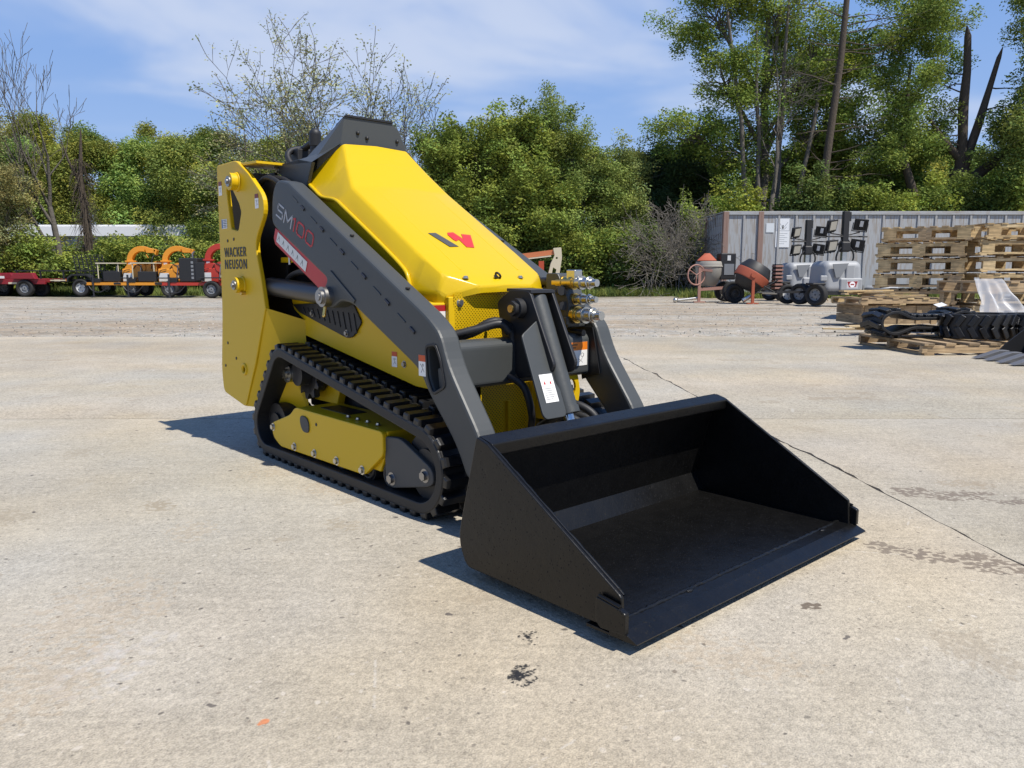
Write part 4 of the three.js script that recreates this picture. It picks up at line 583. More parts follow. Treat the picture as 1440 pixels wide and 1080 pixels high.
const GREEN = { mid: [0.215, 0.265, 0.050], bright: [0.30, 0.345, 0.06], deep: [0.14, 0.185, 0.045], olive: [0.30, 0.29, 0.12], dark: [0.075, 0.115, 0.04] };
function shrub(label, x, z, w, h, d, col, seed, group, clump = CLUMP.mid, per = 150) {
  const t = thing('shrub', label, 'shrub', [x, -0.03, z], 0, group), r = rng(seed), T = new Tubes(), lobes = []; for (let k = 0; k < 4; k++) lobes.push([(r() - 0.5) * w * 0.55, h * (0.32 + r() * 0.34), (r() - 0.5) * d * 0.5, w * (0.26 + r() * 0.14), h * (0.28 + r() * 0.12), d * (0.3 + r() * 0.15)]); lobes.push([0, h * 0.3, 0, w * 0.42, h * 0.30, d * 0.42]);
  for (let k = 0; k < 9; k++) { const l = lobes[k % 5], a = V3((r() - 0.5) * w * 0.3, 0, (r() - 0.5) * d * 0.3); T.add([a, a.clone().lerp(V3(l[0], l[1], l[2]), 0.6).add(V3((r() - 0.5) * 0.2, 0, 0)), V3(l[0] + (r() - 0.5) * l[3], l[1] + l[4] * 0.6, l[2] + (r() - 0.5) * l[5])], [0.03, 0.02, 0.006], 4); }
  part(t, 'stem', T.geo(), BARK.grey); crown(t, lobePoints(lobes, per, seed + 1, 0.35), clump, col, seed + 2, 0.75, 1.25, 'foliage'); return t;
}
// woods behind everything: reads as one mass
{
  const r = rng(600), pts = [], tint = [];
  const add = (cx, h, z, rx, n) => { // one crown: rounded head over a leafy skirt, in the tone of its kind
    const k = 0.72 + r() * 0.6, w = (r() - 0.5) * 0.35, tc = [k * (1 + w), k, k * (1 - w)], tufts = []; for (let t = 0; t < 16; t++) { const a = r() * 6.283, y = Math.pow(r(), 0.8), q = Math.sqrt(Math.max(0.05, 1 - Math.pow(Math.max(0, y - 0.35) / 0.65, 2))); tufts.push([cx + Math.cos(a) * rx * q, 0.4 + h * y, z + Math.abs(Math.sin(a)) * 1.8 * q, 0.55 + r() * 0.75]); }
    for (let i = 0; i < n; i++) { const t = tufts[i % 16], a = r() * 6.283, e = Math.acos(r() * 2 - 1), q = t[3] * Math.pow(r(), 0.4); pts.push(V3(t[0] + Math.sin(e) * Math.cos(a) * q, Math.max(0.2, t[1] + Math.cos(e) * q * 0.75), t[2] + Math.sin(e) * Math.sin(a) * q)); tint.push(tc); } };
  for (let k = 0; k < 19; k++) add(-44 + k * 1.6 + r() * 1.2, 11.2 - Math.abs(k - 6) * 0.12 + (r() - 0.5) * 2.0, -57 - r() * 7, 1.7 + r() * 1.1, 330);
  for (let k = 0; k < 11; k++) add(-31 + k * 1.75 + r(), 7.4 + (r() - 0.5) * 1.8, -47 - r() * 4, 1.5 + r(), 270);
  for (let k = 0; k < 12; k++) add(-17 + k * 1.9 + r(), 6.0 + (r() - 0.5) * 1.4, -44 - r() * 4, 1.6 + r(), 200);
  for (let k = 0; k < 14; k++) add(4 + k * 2.1 + r(), 6.6 + (r() - 0.5) * 1.6, -42 - r() * 5, 1.7 + r(), 220);
  const w = crown(scene, pts, CLUMP.big, [0.235, 0.275, 0.06], 601, 0.7, 1.15, 'woodland', 0.3, tint); w.userData = { kind: 'stuff', label: 'dense green woods filling the distance behind the yard', category: 'woods' };
}
// --- west side
leafTree({ name: 'olive_tree', label: 'pale olive tree with thin spring foliage rising beside the bare tree', x: -21.3, z: -31, lobes: [[0, 5.8, 0, 1.4, 1.7, 1.4], [0.9, 4.2, 0.4, 1.5, 1.3, 1.3], [-0.7, 3.4, 0.3, 1.6, 1.5, 1.4], [1.5, 2.6, 0.5, 1.3, 1.2, 1.2]], per: 130, col: GREEN.olive, clump: CLUMP.fine, seed: 50, m: BARK.grey });
{ const [t, tips] = bareTree('bare_tree', 'leafless grey tree with fine upswept twigs above the western woods', -19.1, -33, 10.0, BARK.grey, 73, { depth: 6, kids: [0, 2, 3, 3, 3, 3, 3], spread: 0.62, up: 0.42, wob: 0.16, trunk: 0.36, shrink: 0.68, rad: 0.17, min: 0.010, kids: [0, 2, 2, 3, 3, 3, 4] }); }
{ const t = thing('dead_snag', 'broken dead trunk wrapped in brown vines among western shrubs', 'tree', [-18.5, -0.05, -34]), r = rng(72), T = new Tubes(), U = new Tubes();
  T.add([V3(0, 0, 0), V3(0.1, 2.5, 0), V3(-0.05, 4.8, 0), V3(0.12, 6.9, 0)], [0.2, 0.17, 0.12, 0.03], 7); T.add([V3(-0.05, 4.6, 0), V3(-0.5, 5.6, 0), V3(-0.75, 6.6, 0.1)], [0.07, 0.05, 0.015], 5);
  for (let k = 0; k < 420; k++) { const y = 0.8 + r() * 4.9, a = r() * 6.3, q = 0.2 + r() * 0.45, p = V3(Math.cos(a) * 0.15, y, Math.sin(a) * 0.15), e = V3(Math.cos(a) * q, y - 0.1 - r() * 0.9, Math.sin(a) * q); U.add([p, p.clone().lerp(e, 0.5).add(V3((r() - 0.5) * 0.2, 0.15, 0)), e], [0.014, 0.010, 0.004], 3); }
  part(t, 'trunk', T.geo(), BARK.brown); part(t, 'vines', U.geo(), BARK.brown); }
{ const o = { depth: 6, kids: [0, 2, 3, 3, 3, 3, 4], spread: 0.80, up: 0.20, wob: 0.2, trunk: 0.34, shrink: 0.70, rad: 0.24, min: 0.014 };
  const [t, tips] = bareTree('budding_tree', 'tall budding tree with sparse pale leaves rising behind the loader', -9.6, -38, 12.5, BARK.grey, 84, { ...o, kids: [0, 2, 3, 3, 3, 3, 5] }); crown(t, tips.filter(p => p[1] <= 1).map(p => p[0]), CLUMP.sparse, [0.34, 0.35, 0.17], 85, 0.6, 1.05);
  const [t2, tips2] = bareTree('budding_tree', 'slender budding tree with sparse pale leaves beside the big green tree', -4.4, -38, 9.6, BARK.grey, 91, { ...o, depth: 5, kids: [0, 3, 3, 3, 3, 3], spread: 0.6, up: 0.35, rad: 0.13 }); crown(t2, tips2.filter(p => p[1] <= 1).map(p => p[0]), CLUMP.sparse, [0.34, 0.35, 0.17], 92, 0.6, 1.05); }
// --- middle
leafTree({ label: 'broad green tree with dense foliage beyond the loader hood', tall: 0.93, x: -0.9, z: -31, lobes: [[-0.4, 6.3, 0, 1.5, 1.2, 1.4], [-1.7, 5.4, 0.2, 1.3, 1.1, 1.2], [0.9, 5.9, 0.2, 1.4, 1.2, 1.3], [-2.5, 4.1, 0.3, 1.3, 1.1, 1.2], [-0.4, 4.6, 0.8, 1.9, 1.2, 1.4], [1.6, 4.4, 0.5, 1.4, 1.2, 1.3], [-1.6, 3.0, 0.9, 1.7, 1.2, 1.3], [0.8, 2.9, 1.0, 1.8, 1.3, 1.3]], per: 190, col: GREEN.mid, seed: 101, s0: 0.7, s1: 1.2 });
leafTree({ label: 'upright green tree with loose feathery top next to the broad tree', tall: 0.90, x: 1.9, z: -32, lobes: [[-0.2, 7.2, 0, 1.0, 1.1, 1.0], [-0.6, 6.2, 0.1, 1.2, 1.0, 1.0], [0.8, 6.0, 0.2, 1.2, 1.0, 1.1], [0.3, 5.0, 0.4, 1.5, 1.1, 1.2], [1.5, 4.6, 0.4, 1.2, 1.0, 1.1], [-0.6, 3.6, 0.8, 1.5, 1.3, 1.3], [1.4, 2.9, 0.8, 1.5, 1.4, 1.3]], per: 150, col: [0.23, 0.285, 0.07], clump: CLUMP.fine, seed: 111, s0: 0.8, s1: 1.3 });
leafTree({ label: 'small light green tree in the gap before the dark evergreens', x: 4.6, z: -33, lobes: [[0, 4.6, 0, 0.9, 1.2, 0.9], [-0.4, 3.3, 0.3, 1.1, 1.2, 1.0], [0.5, 2.4, 0.4, 1.1, 1.3, 1.0]], per: 190, col: [0.235, 0.275, 0.085], clump: CLUMP.fine, seed: 121, trunkR: 0.09 });
leafTree({ name: 'evergreen_tree', label: 'dark evergreen tree behind the tangle of grey brush', x: 7.0, z: -37, lobes: [[-0.8, 5.2, 0, 1.5, 1.5, 1.3], [1.0, 5.4, 0, 1.6, 1.4, 1.3], [0.2, 3.6, 0.5, 2.2, 1.8, 1.4], [-1.2, 2.6, 0.5, 1.6, 1.6, 1.2]], per: 260, col: GREEN.dark, seed: 131, group: undefined });
{ const t = thing('brush_tangle', 'tangle of bare grey brush at the corner of the container', 'brush', [5.7, -0.05, -28.2]), r = rng(140), T = new Tubes(), tips = []; for (let k = 0; k < 22; k++) grow(T, tips, r, V3((r() - 0.5) * 2.0, 0, (r() - 0.5) * 0.7), V3((r() - 0.5) * 1.0, 1, (r() - 0.5) * 0.6).normalize(), 1.3, 0.025, 4, { wob: 0.42, up: -0.1, spread: 0.85, shrink: 0.72, kids: [0, 3, 3, 3, 3], min: 0.008 }); part(t, 'stems', T.geo(), BARK.pale); }
// --- east side
const tallEast = (o) => leafTree({ m: BARK.grey, trunkR: 0.26, ...o });
{ const t = tallEast({ label: 'tall green tree with several grey stems behind the container end', x: 10.6, z: -33.5, trunkTop: 11.5, twigs: 34, lobes: [[-2.3, 11.3, 0, 1.7, 1.5, 1.4], [0.3, 11.6, 0.2, 1.8, 1.6, 1.5], [2.2, 9.6, 0, 1.5, 1.5, 1.3], [-1.9, 8.6, 0.3, 1.5, 1.3, 1.3], [0.6, 8.4, 0.3, 1.7, 1.4, 1.4], [-3.1, 6.6, 0.2, 1.5, 1.0, 1.2], [2.3, 6.8, 0.2, 1.4, 1.2, 1.2], [-1.0, 5.9, 0.3, 1.5, 1.1, 1.2]], per: 88, clump: CLUMP.fine, s0: 1.0, s1: 1.5, col: [0.22, 0.285, 0.055], seed: 151, hollow: 0.3 }); const T = new Tubes(), r = rng(159); for (const [x0, x1, y] of [[-0.5, -1.9, 11.2], [0.3, 0.5, 11.8], [0.7, 2.1, 9.4], [-0.2, -0.8, 10.5]]) { const P = [], R = []; for (let k = 0; k <= 8; k++) { P.push(V3(lerp(x0, x1, Math.pow(k / 8, 1.2)) + (r() - 0.5) * 0.14, y * k / 8, 0.9 + (r() - 0.5) * 0.2)); R.push(lerp(0.15, 0.05, k / 8)); } T.add(P, R, 7); } part(t, 'stem', T.geo(), BARK.grey); }
{ const [t] = bareTree('dead_tree', 'dead grey tree with drooping bare sprays before the tall green tree', 10.1, -31.2, 12.5, BARK.grey, 162, { depth: 5, kids: [0, 3, 3, 3, 4, 4], spread: 0.95, up: 0.02, wob: 0.22, trunk: 0.38, shrink: 0.66, rad: 0.15, min: 0.006 }); }
{ const t = thing('bare_trunk_tree', 'tall single dark trunk with short broken branches behind the container', 'tree', [12.0, -0.05, -31]), r = rng(171), T = new Tubes(), tips = []; const P = [V3(0, 0, 0), V3(0.12, 3, 0), V3(0.35, 6, 0), V3(0.62, 9, 0), V3(0.75, 12, 0), V3(0.8, 15, 0)]; T.add(P, [0.20, 0.165, 0.145, 0.125, 0.10, 0.06], 9);
  for (let k = 0; k < 34; k++) { const y = 3 + r() * 10.5, i = Math.min(4, Math.floor(y / 3)), p = P[i].clone().lerp(P[i + 1], y / 3 - i), s = r() < 0.65 ? 1 : -1; grow(T, tips, r, p, V3(s, (r() - 0.35) * 0.5, (r() - 0.5) * 0.8).normalize(), 0.5 + r() * 1.3, 0.03, 2, { wob: 0.3, up: 0, spread: 0.6, shrink: 0.6, kids: [0, 2, 2] }); } part(t, 'trunk', T.geo(), BARK.brown); }
{ const t = thing('broken_tree', 'dark forked trunk snapped off at both tops with leafy boughs', 'tree', [18.0, -0.05, -32]), r = rng(181), T = new Tubes();
  T.add([V3(0, 0, 0), V3(0.05, 2.5, 0), V3(0.1, 5.0, 0)], [0.5, 0.42, 0.38], 10); T.add([V3(0.1, 4.8, 0), V3(0.09, 6.2, 0.02), V3(0.02, 7.5, 0), V3(0.06, 8.8, 0), V3(-0.02, 10.1, 0), V3(-0.09, 10.5, 0)], [0.24, 0.185, 0.195, 0.15, 0.13, 0.02], 8); T.add([V3(0.15, 4.8, 0), V3(0.42, 5.8, 0), V3(0.7, 6.8, 0), V3(1.0, 8.1, 0), V3(1.28, 9.3, 0), V3(1.40, 9.7, 0)], [0.24, 0.18, 0.17, 0.12, 0.09, 0.015], 8); { const tips = []; for (let k = 0; k < 12; k++) { const y = 5.6 + r() * 3.8, s = r() < 0.5 ? -1 : 1; grow(T, tips, r, V3(s > 0 ? 0.45 + (y - 5.6) * 0.22 : 0.05, y, 0), V3(s, (r() - 0.2) * 0.7, (r() - 0.5)).normalize(), 0.3 + r() * 0.7, 0.035, 1, { wob: 0.3, up: 0, spread: 0.6, shrink: 0.6, kids: [0, 2] }); } } T.add([V3(0.1, 4.2, 0), V3(1.4, 5.3, 0.1), V3(2.8, 6.6, 0.2), V3(3.6, 8.0, 0.2)], [0.24, 0.2, 0.14, 0.06], 8); T.add([V3(0.05, 5.4, 0), V3(-0.8, 6.2, 0.1), V3(-1.3, 6.9, 0.1)], [0.16, 0.12, 0.05], 7); T.add([V3(0, 1.5, 0), V3(-1.6, 3.4, 0.2), V3(-2.4, 5.6, 0.2), V3(-2.3, 9.0, 0.2)], [0.24, 0.2, 0.14, 0.05], 8);
  part(t, 'trunk', T.geo(), BARK.dark); crown(t, lobePoints([[-2.6, 10.6, 0, 1.6, 1.5, 1.3], [-0.9, 10.4, -0.9, 1.6, 1.3, 1.1], [-2.2, 8.2, 0, 1.8, 1.4, 1.3], [-2.9, 6.0, 0.2, 1.5, 1.2, 1.2], [-1.2, 6.3, -0.8, 1.4, 1.1, 1.0], [3.6, 8.2, 0, 1.3, 1.6, 1.2], [2.8, 5.6, 0.3, 1.5, 1.1, 1.2], [-0.4, 3.8, 0.7, 1.5, 1.1, 1.0], [1.6, 3.6, 0.6, 1.5, 1.2, 1.0]], 95, 182, 0.3), CLUMP.fine, [0.20, 0.26, 0.055], 183, 1.0, 1.5); }
tallEast({ label: 'tall green tree at the eastern end of the woods', x: 20.8, z: -31, trunkTop: 10.5, lobes: [[-0.3, 10.4, 0, 1.7, 1.6, 1.4], [0.3, 8.0, 0.2, 1.8, 1.5, 1.4], [-0.9, 5.9, 0.4, 1.6, 1.3, 1.3], [0.4, 4.0, 0.5, 1.8, 1.5, 1.3]], per: 110, clump: CLUMP.fine, s0: 1.0, s1: 1.5, col: [0.20, 0.25, 0.06], seed: 191 });
leafTree({ label: 'yellow green tree filling the gap behind the bare trunk', x: 13.6, z: -35, lobes: [[0, 6.0, 0, 1.4, 1.3, 1.2], [-0.6, 4.4, 0.4, 1.6, 1.4, 1.2], [1.2, 4.2, 0.4, 1.5, 1.3, 1.2], [0.2, 9.6, 0, 1.2, 1.2, 1.0]], per: 190, col: GREEN.bright, seed: 201 });
leafTree({ label: 'mid green tree low behind the long container', x: 16.0, z: -34, lobes: [[0, 5.0, 0, 1.4, 1.2, 1.2], [-0.9, 3.6, 0.4, 1.5, 1.4, 1.2], [1.0, 3.4, 0.4, 1.5, 1.4, 1.2]], per: 200, col: [0.22, 0.29, 0.06], seed: 211 });
// shrubs along the back of the yard
const G1 = 'shrubs along the western edge of the yard', G2 = 'shrubs under the middle trees', G3 = 'shrubs behind the container';
{ const r = rng(700);
  for (let k = 0; k < 9; k++) shrub('leafy green shrub growing along the western edge of the yard', -22.4 + k * 1.55 + (r() - 0.5) * 0.7, -30.4 - r() * 1.6, 2.2 + r() * 0.8, 1.3 + r() * 1.0, 1.8, k % 3 ? GREEN.mid : [0.26, 0.30, 0.07], 710 + k * 5, G1, CLUMP.mid, 120);
  for (let k = 0; k < 5; k++) shrub('tall dense shrub before the white building', -20.6 + k * 2.5 + (r() - 0.5), -37 - r() * 2, 2.4, 2.1 + r() * 0.9, 2, GREEN.mid, 760 + k * 5, 'tall shrubs before the white building', CLUMP.mid, 110);
  for (let k = 0; k < 8; k++) shrub('dense green shrub at the foot of the middle trees', -4.2 + k * 1.25 + (r() - 0.5) * 0.5, -29.6 - r() * 1.0, 2.0 + r() * 0.6, 1.7 + r() * 1.3, 1.6, k % 2 ? GREEN.deep : GREEN.mid, 800 + k * 5, G2, CLUMP.mid, 150);
  for (let k = 0; k < 7; k++) shrub('bushy green shrub showing above the container roof', 7.6 + k * 2.0 + (r() - 0.5) * 0.7, -30.2 - r() * 1.2, 2.4 + r() * 0.6, 3.9 + r() * 1.0, 1.8, k % 3 === 1 ? GREEN.bright : k % 3 ? GREEN.deep : GREEN.mid, 850 + k * 5, G3, CLUMP.mid, 130);
}
// grass along the back of the yard
{ const r = rng(900), pos = [], idx = []; for (let k = 0; k < 16; k++) { const a = r() * 6.3, x = (r() - 0.5) * 0.22, z = (r() - 0.5) * 0.22, h = 0.12 + r() * 0.2, b = pos.length / 3, dx = Math.cos(a) * 0.012, dz = Math.sin(a) * 0.012, lx = (r() - 0.5) * 0.12, lz = (r() - 0.5) * 0.12; pos.push(x - dx, 0, z - dz, x + dx, 0, z + dz, x + lx, h, z + lz); idx.push(b, b + 1, b + 2); }
  const g = new THREE.BufferGeometry(); g.setAttribute('position', new THREE.Float32BufferAttribute(pos, 3)); g.setIndex(idx); g.computeVertexNormals(); const N = 5200, pts = []; for (let i = 0; i < N; i++) { const x = -26 + r() * 34, z = -27.6 - Math.pow(r(), 1.3) * 2.6 + vn(x * 0.6, 3) * 0.5; if (x < -8 && z > -28.1) continue; pts.push(V3(x, -0.03, z)); } for (let i = 0; i < 700; i++) pts.push(V3(5.5 + r() * 10, -0.03, -25.2 + r() * 0.9 - 0.6));
  const w = crown(scene, pts, g, [0.19, 0.23, 0.06], 901, 0.7, 1.5, 'grass', 0.4); w.userData = { kind: 'stuff', label: 'rough green grass along the back of the yard', category: 'grass' }; }

// ---------------------------------------------------------------- things standing about the yard
const woodTex = (() => tex8(256, 256, (x, y, o) => { const g = fbm(x / 90, y / 4.5, 4) * 0.5 + vn(x / 30, y / 1.7) * 0.16 + fbm(x / 30 + 50, y / 30, 3) * 0.3, s = 1 + g * 0.55; o[0] = 218 * s; o[1] = 214 * s; o[2] = 206 * s; }, true))();
const wood = (r, g, b) => new THREE.MeshStandardMaterial({ color: lin(r, g, b), map: woodTex, roughness: 0.85 });
const WOOD = { fresh: [wood(0.68, 0.52, 0.29), wood(0.74, 0.59, 0.36), wood(0.60, 0.44, 0.24)], old: [wood(0.46, 0.34, 0.205), wood(0.38, 0.285, 0.18), wood(0.54, 0.40, 0.245)] };
const rustTex = (() => tex8(512, 512, (x, y, o) => { const v = smooth(0.05, 0.45, fbm(x / 40, y / 70, 5)), st = smooth(0.1, 0.5, fbm(x / 7, y / 160, 3)) * 0.35, k = clamp(v * 0.35 + st); o[0] = lerp(255, 205, k); o[1] = lerp(255, 178, k); o[2] = lerp(255, 150, k); }, true))();
const Y = {
  containerGrey: new THREE.MeshStandardMaterial({ color: lin(0.36, 0.375, 0.385), map: rustTex, roughness: 0.6 }), greySteel: mat(0.20, 0.21, 0.22, 0.6), rustPost: new THREE.MeshStandardMaterial({ color: lin(0.27, 0.185, 0.155), map: rustTex, roughness: 0.85 }),
  plastic: mat(0.31, 0.32, 0.33, 0.5), tyre: mat(0.017, 0.017, 0.017, 0.8), rimWhite: mat(0.62, 0.62, 0.6, 0.45), orange: mat(0.68, 0.27, 0.02, 0.4), chipRed: mat(0.42, 0.035, 0.02, 0.4), trailerRed: mat(0.22, 0.012, 0.018, 0.4), mixOrange: mat(0.36, 0.085, 0.04, 0.65), mixGrey: mat(0.30, 0.28, 0.24, 0.7), pinkRust: mat(0.34, 0.18, 0.14, 0.75), cream: mat(0.56, 0.50, 0.36, 0.5), liftOrange: mat(0.50, 0.16, 0.06, 0.55), glassGrey: mat(0.42, 0.40, 0.34, 0.25), black: M.blackPlastic,
};
function tyre(parent, x, y, z, r, w, rimMat, name = 'wheel') { // axis along z
  const g = grp(parent, name), prof = [[r * 0.58, -w / 2], [r * 0.9, -w / 2], [r, -w * 0.32], [r, w * 0.32], [r * 0.9, w / 2], [r * 0.58, w / 2], [r * 0.58, -w / 2]].map(p => new THREE.Vector2(...p)), l = new THREE.LatheGeometry(prof, 28).rotateX(Math.PI / 2);
  part(g, 'tyre', l, Y.tyre); const rim = [[0.02, w * 0.30], [r * 0.22, w * 0.34], [r * 0.3, w * 0.22], [r * 0.5, w * 0.22], [r * 0.6, w * 0.44], [r * 0.6, -w * 0.44], [r * 0.5, -w * 0.2], [0.02, -w * 0.2]].map(p => new THREE.Vector2(...p)); part(g, 'rim', new THREE.LatheGeometry(rim, 24).rotateX(Math.PI / 2), rimMat);
  for (let k = 0; k < 5; k++) { const a = k * 1.2566; part(g, 'lug_hole', rod([Math.cos(a) * r * 0.4, Math.sin(a) * r * 0.4, w * 0.215], [Math.cos(a) * r * 0.4, Math.sin(a) * r * 0.4, w * 0.228], r * 0.06, 8), Y.tyre); }
  g.position.set(x, y, z); return g;
}
// --- grey storage container with vertical ribs
{
  const c = thing('storage_container', 'long grey steel storage container with vertical ribs and rusty posts', 'container', [7.0, 0, -25.9]), H = 2.80, L = 12.2, D = 2.44;
  part(c, 'box_core', bx(0.06, L, 0.14, H - 0.06, -D + 0.06, -0.06), Y.containerGrey);
  const xs = [0.10]; for (let x = 0.66; x < L - 0.2; x += 0.575) xs.push(x); xs.push(L - 0.05);
  for (let k = 0; k + 1 < xs.length; k++) part(c, 'wall_panel', bx(xs[k] + 0.02, xs[k + 1] - 0.02, 0.16, H - 0.11, -0.058, -0.02 + (k % 3) * 0.003), Y.containerGrey);
  for (let k = 1; k + 1 < xs.length; k++) part(c, 'rib', bx(xs[k] - 0.035, xs[k] + 0.035, 0.14, H - 0.10, -0.055, 0.022, 0.006), Math.abs(xs[k] - 1.235) < 0.05 ? Y.rustPost : Y.containerGrey);
  part(c, 'door_post', bx(1.13, 1.30, 0.10, H, -0.05, 0.045, 0.008), Y.rustPost);
  part(c, 'corner_post', bx(-0.02, 0.15, 0, H, -0.16, 0.03, 0.008), Y.rustPost); part(c, 'corner_post', bx(-0.02, 0.10, 0, H, -D, -D + 0.12), Y.rustPost); part(c, 'corner_post', bx(L - 0.1, L + 0.02, 0, H, -0.12, 0.03), Y.rustPost); part(c, 'corner_post', bx(L - 0.1, L + 0.02, 0, H, -D, -D + 0.12), Y.rustPost);
  part(c, 'top_rail', bx(0.15, L - 0.1, H - 0.10, H - 0.005, -0.08, 0.035, 0.006), Y.containerGrey); part(c, 'bottom_rail', bx(0.15, L - 0.1, 0.02, 0.16, -0.10, 0.03, 0.006), Y.containerGrey); part(c, 'roof', bx(0, L, H - 0.02, H + 0.02, -D, 0.0), Y.containerGrey);
  for (let k = 0; k < 9; k++) part(c, 'end_corrugation', ext([[0, 0.15], [0.07, 0.15], [0.07, H - 0.05], [0, H - 0.05]], 0, 0.10, 0.015).rotateY(Math.PI / 2).translate(-0.015, 0, 0).translate(0, 0, -0.22 - k * 0.235), Y.containerGrey);
  const st = sticker(0.46, 0.95, (x, w, h) => { x.fillStyle = '#dfe1e2'; x.fillRect(0, 0, w, h); x.strokeStyle = '#8a8f94'; x.lineWidth = 3; x.strokeRect(3, 3, w - 6, h * 0.42); x.beginPath(); x.arc(w / 2, h * 0.26, w * 0.26, 0.3, 2.8); x.stroke(); x.beginPath(); x.moveTo(w * 0.2, h * 0.12); x.lineTo(w * 0.5, h * 0.36); x.lineTo(w * 0.85, h * 0.14); x.stroke(); x.fillStyle = '#222'; x.fillRect(w * 0.46, h * 0.24, w * 0.08, h * 0.13); x.fillStyle = '#8f9498'; for (let i = 0; i < 6; i++) x.fillRect(w * 0.15, h * (0.52 + i * 0.07), w * (0.7 - (i % 2) * 0.2), h * 0.015); }, 192); part(c, 'wall_notice', st.geo, st.mat, 'white notice on the container wall').position.set(1.95, 2.12, 0.0);
  const s2 = sticker(0.26, 0.30, (x, w, h) => { x.fillStyle = '#cfd4d6'; x.fillRect(0, 0, w, h); }, 32); part(c, 'pale_patch', s2.geo, s2.mat).position.set(1.53, 2.28, 0.0);
}
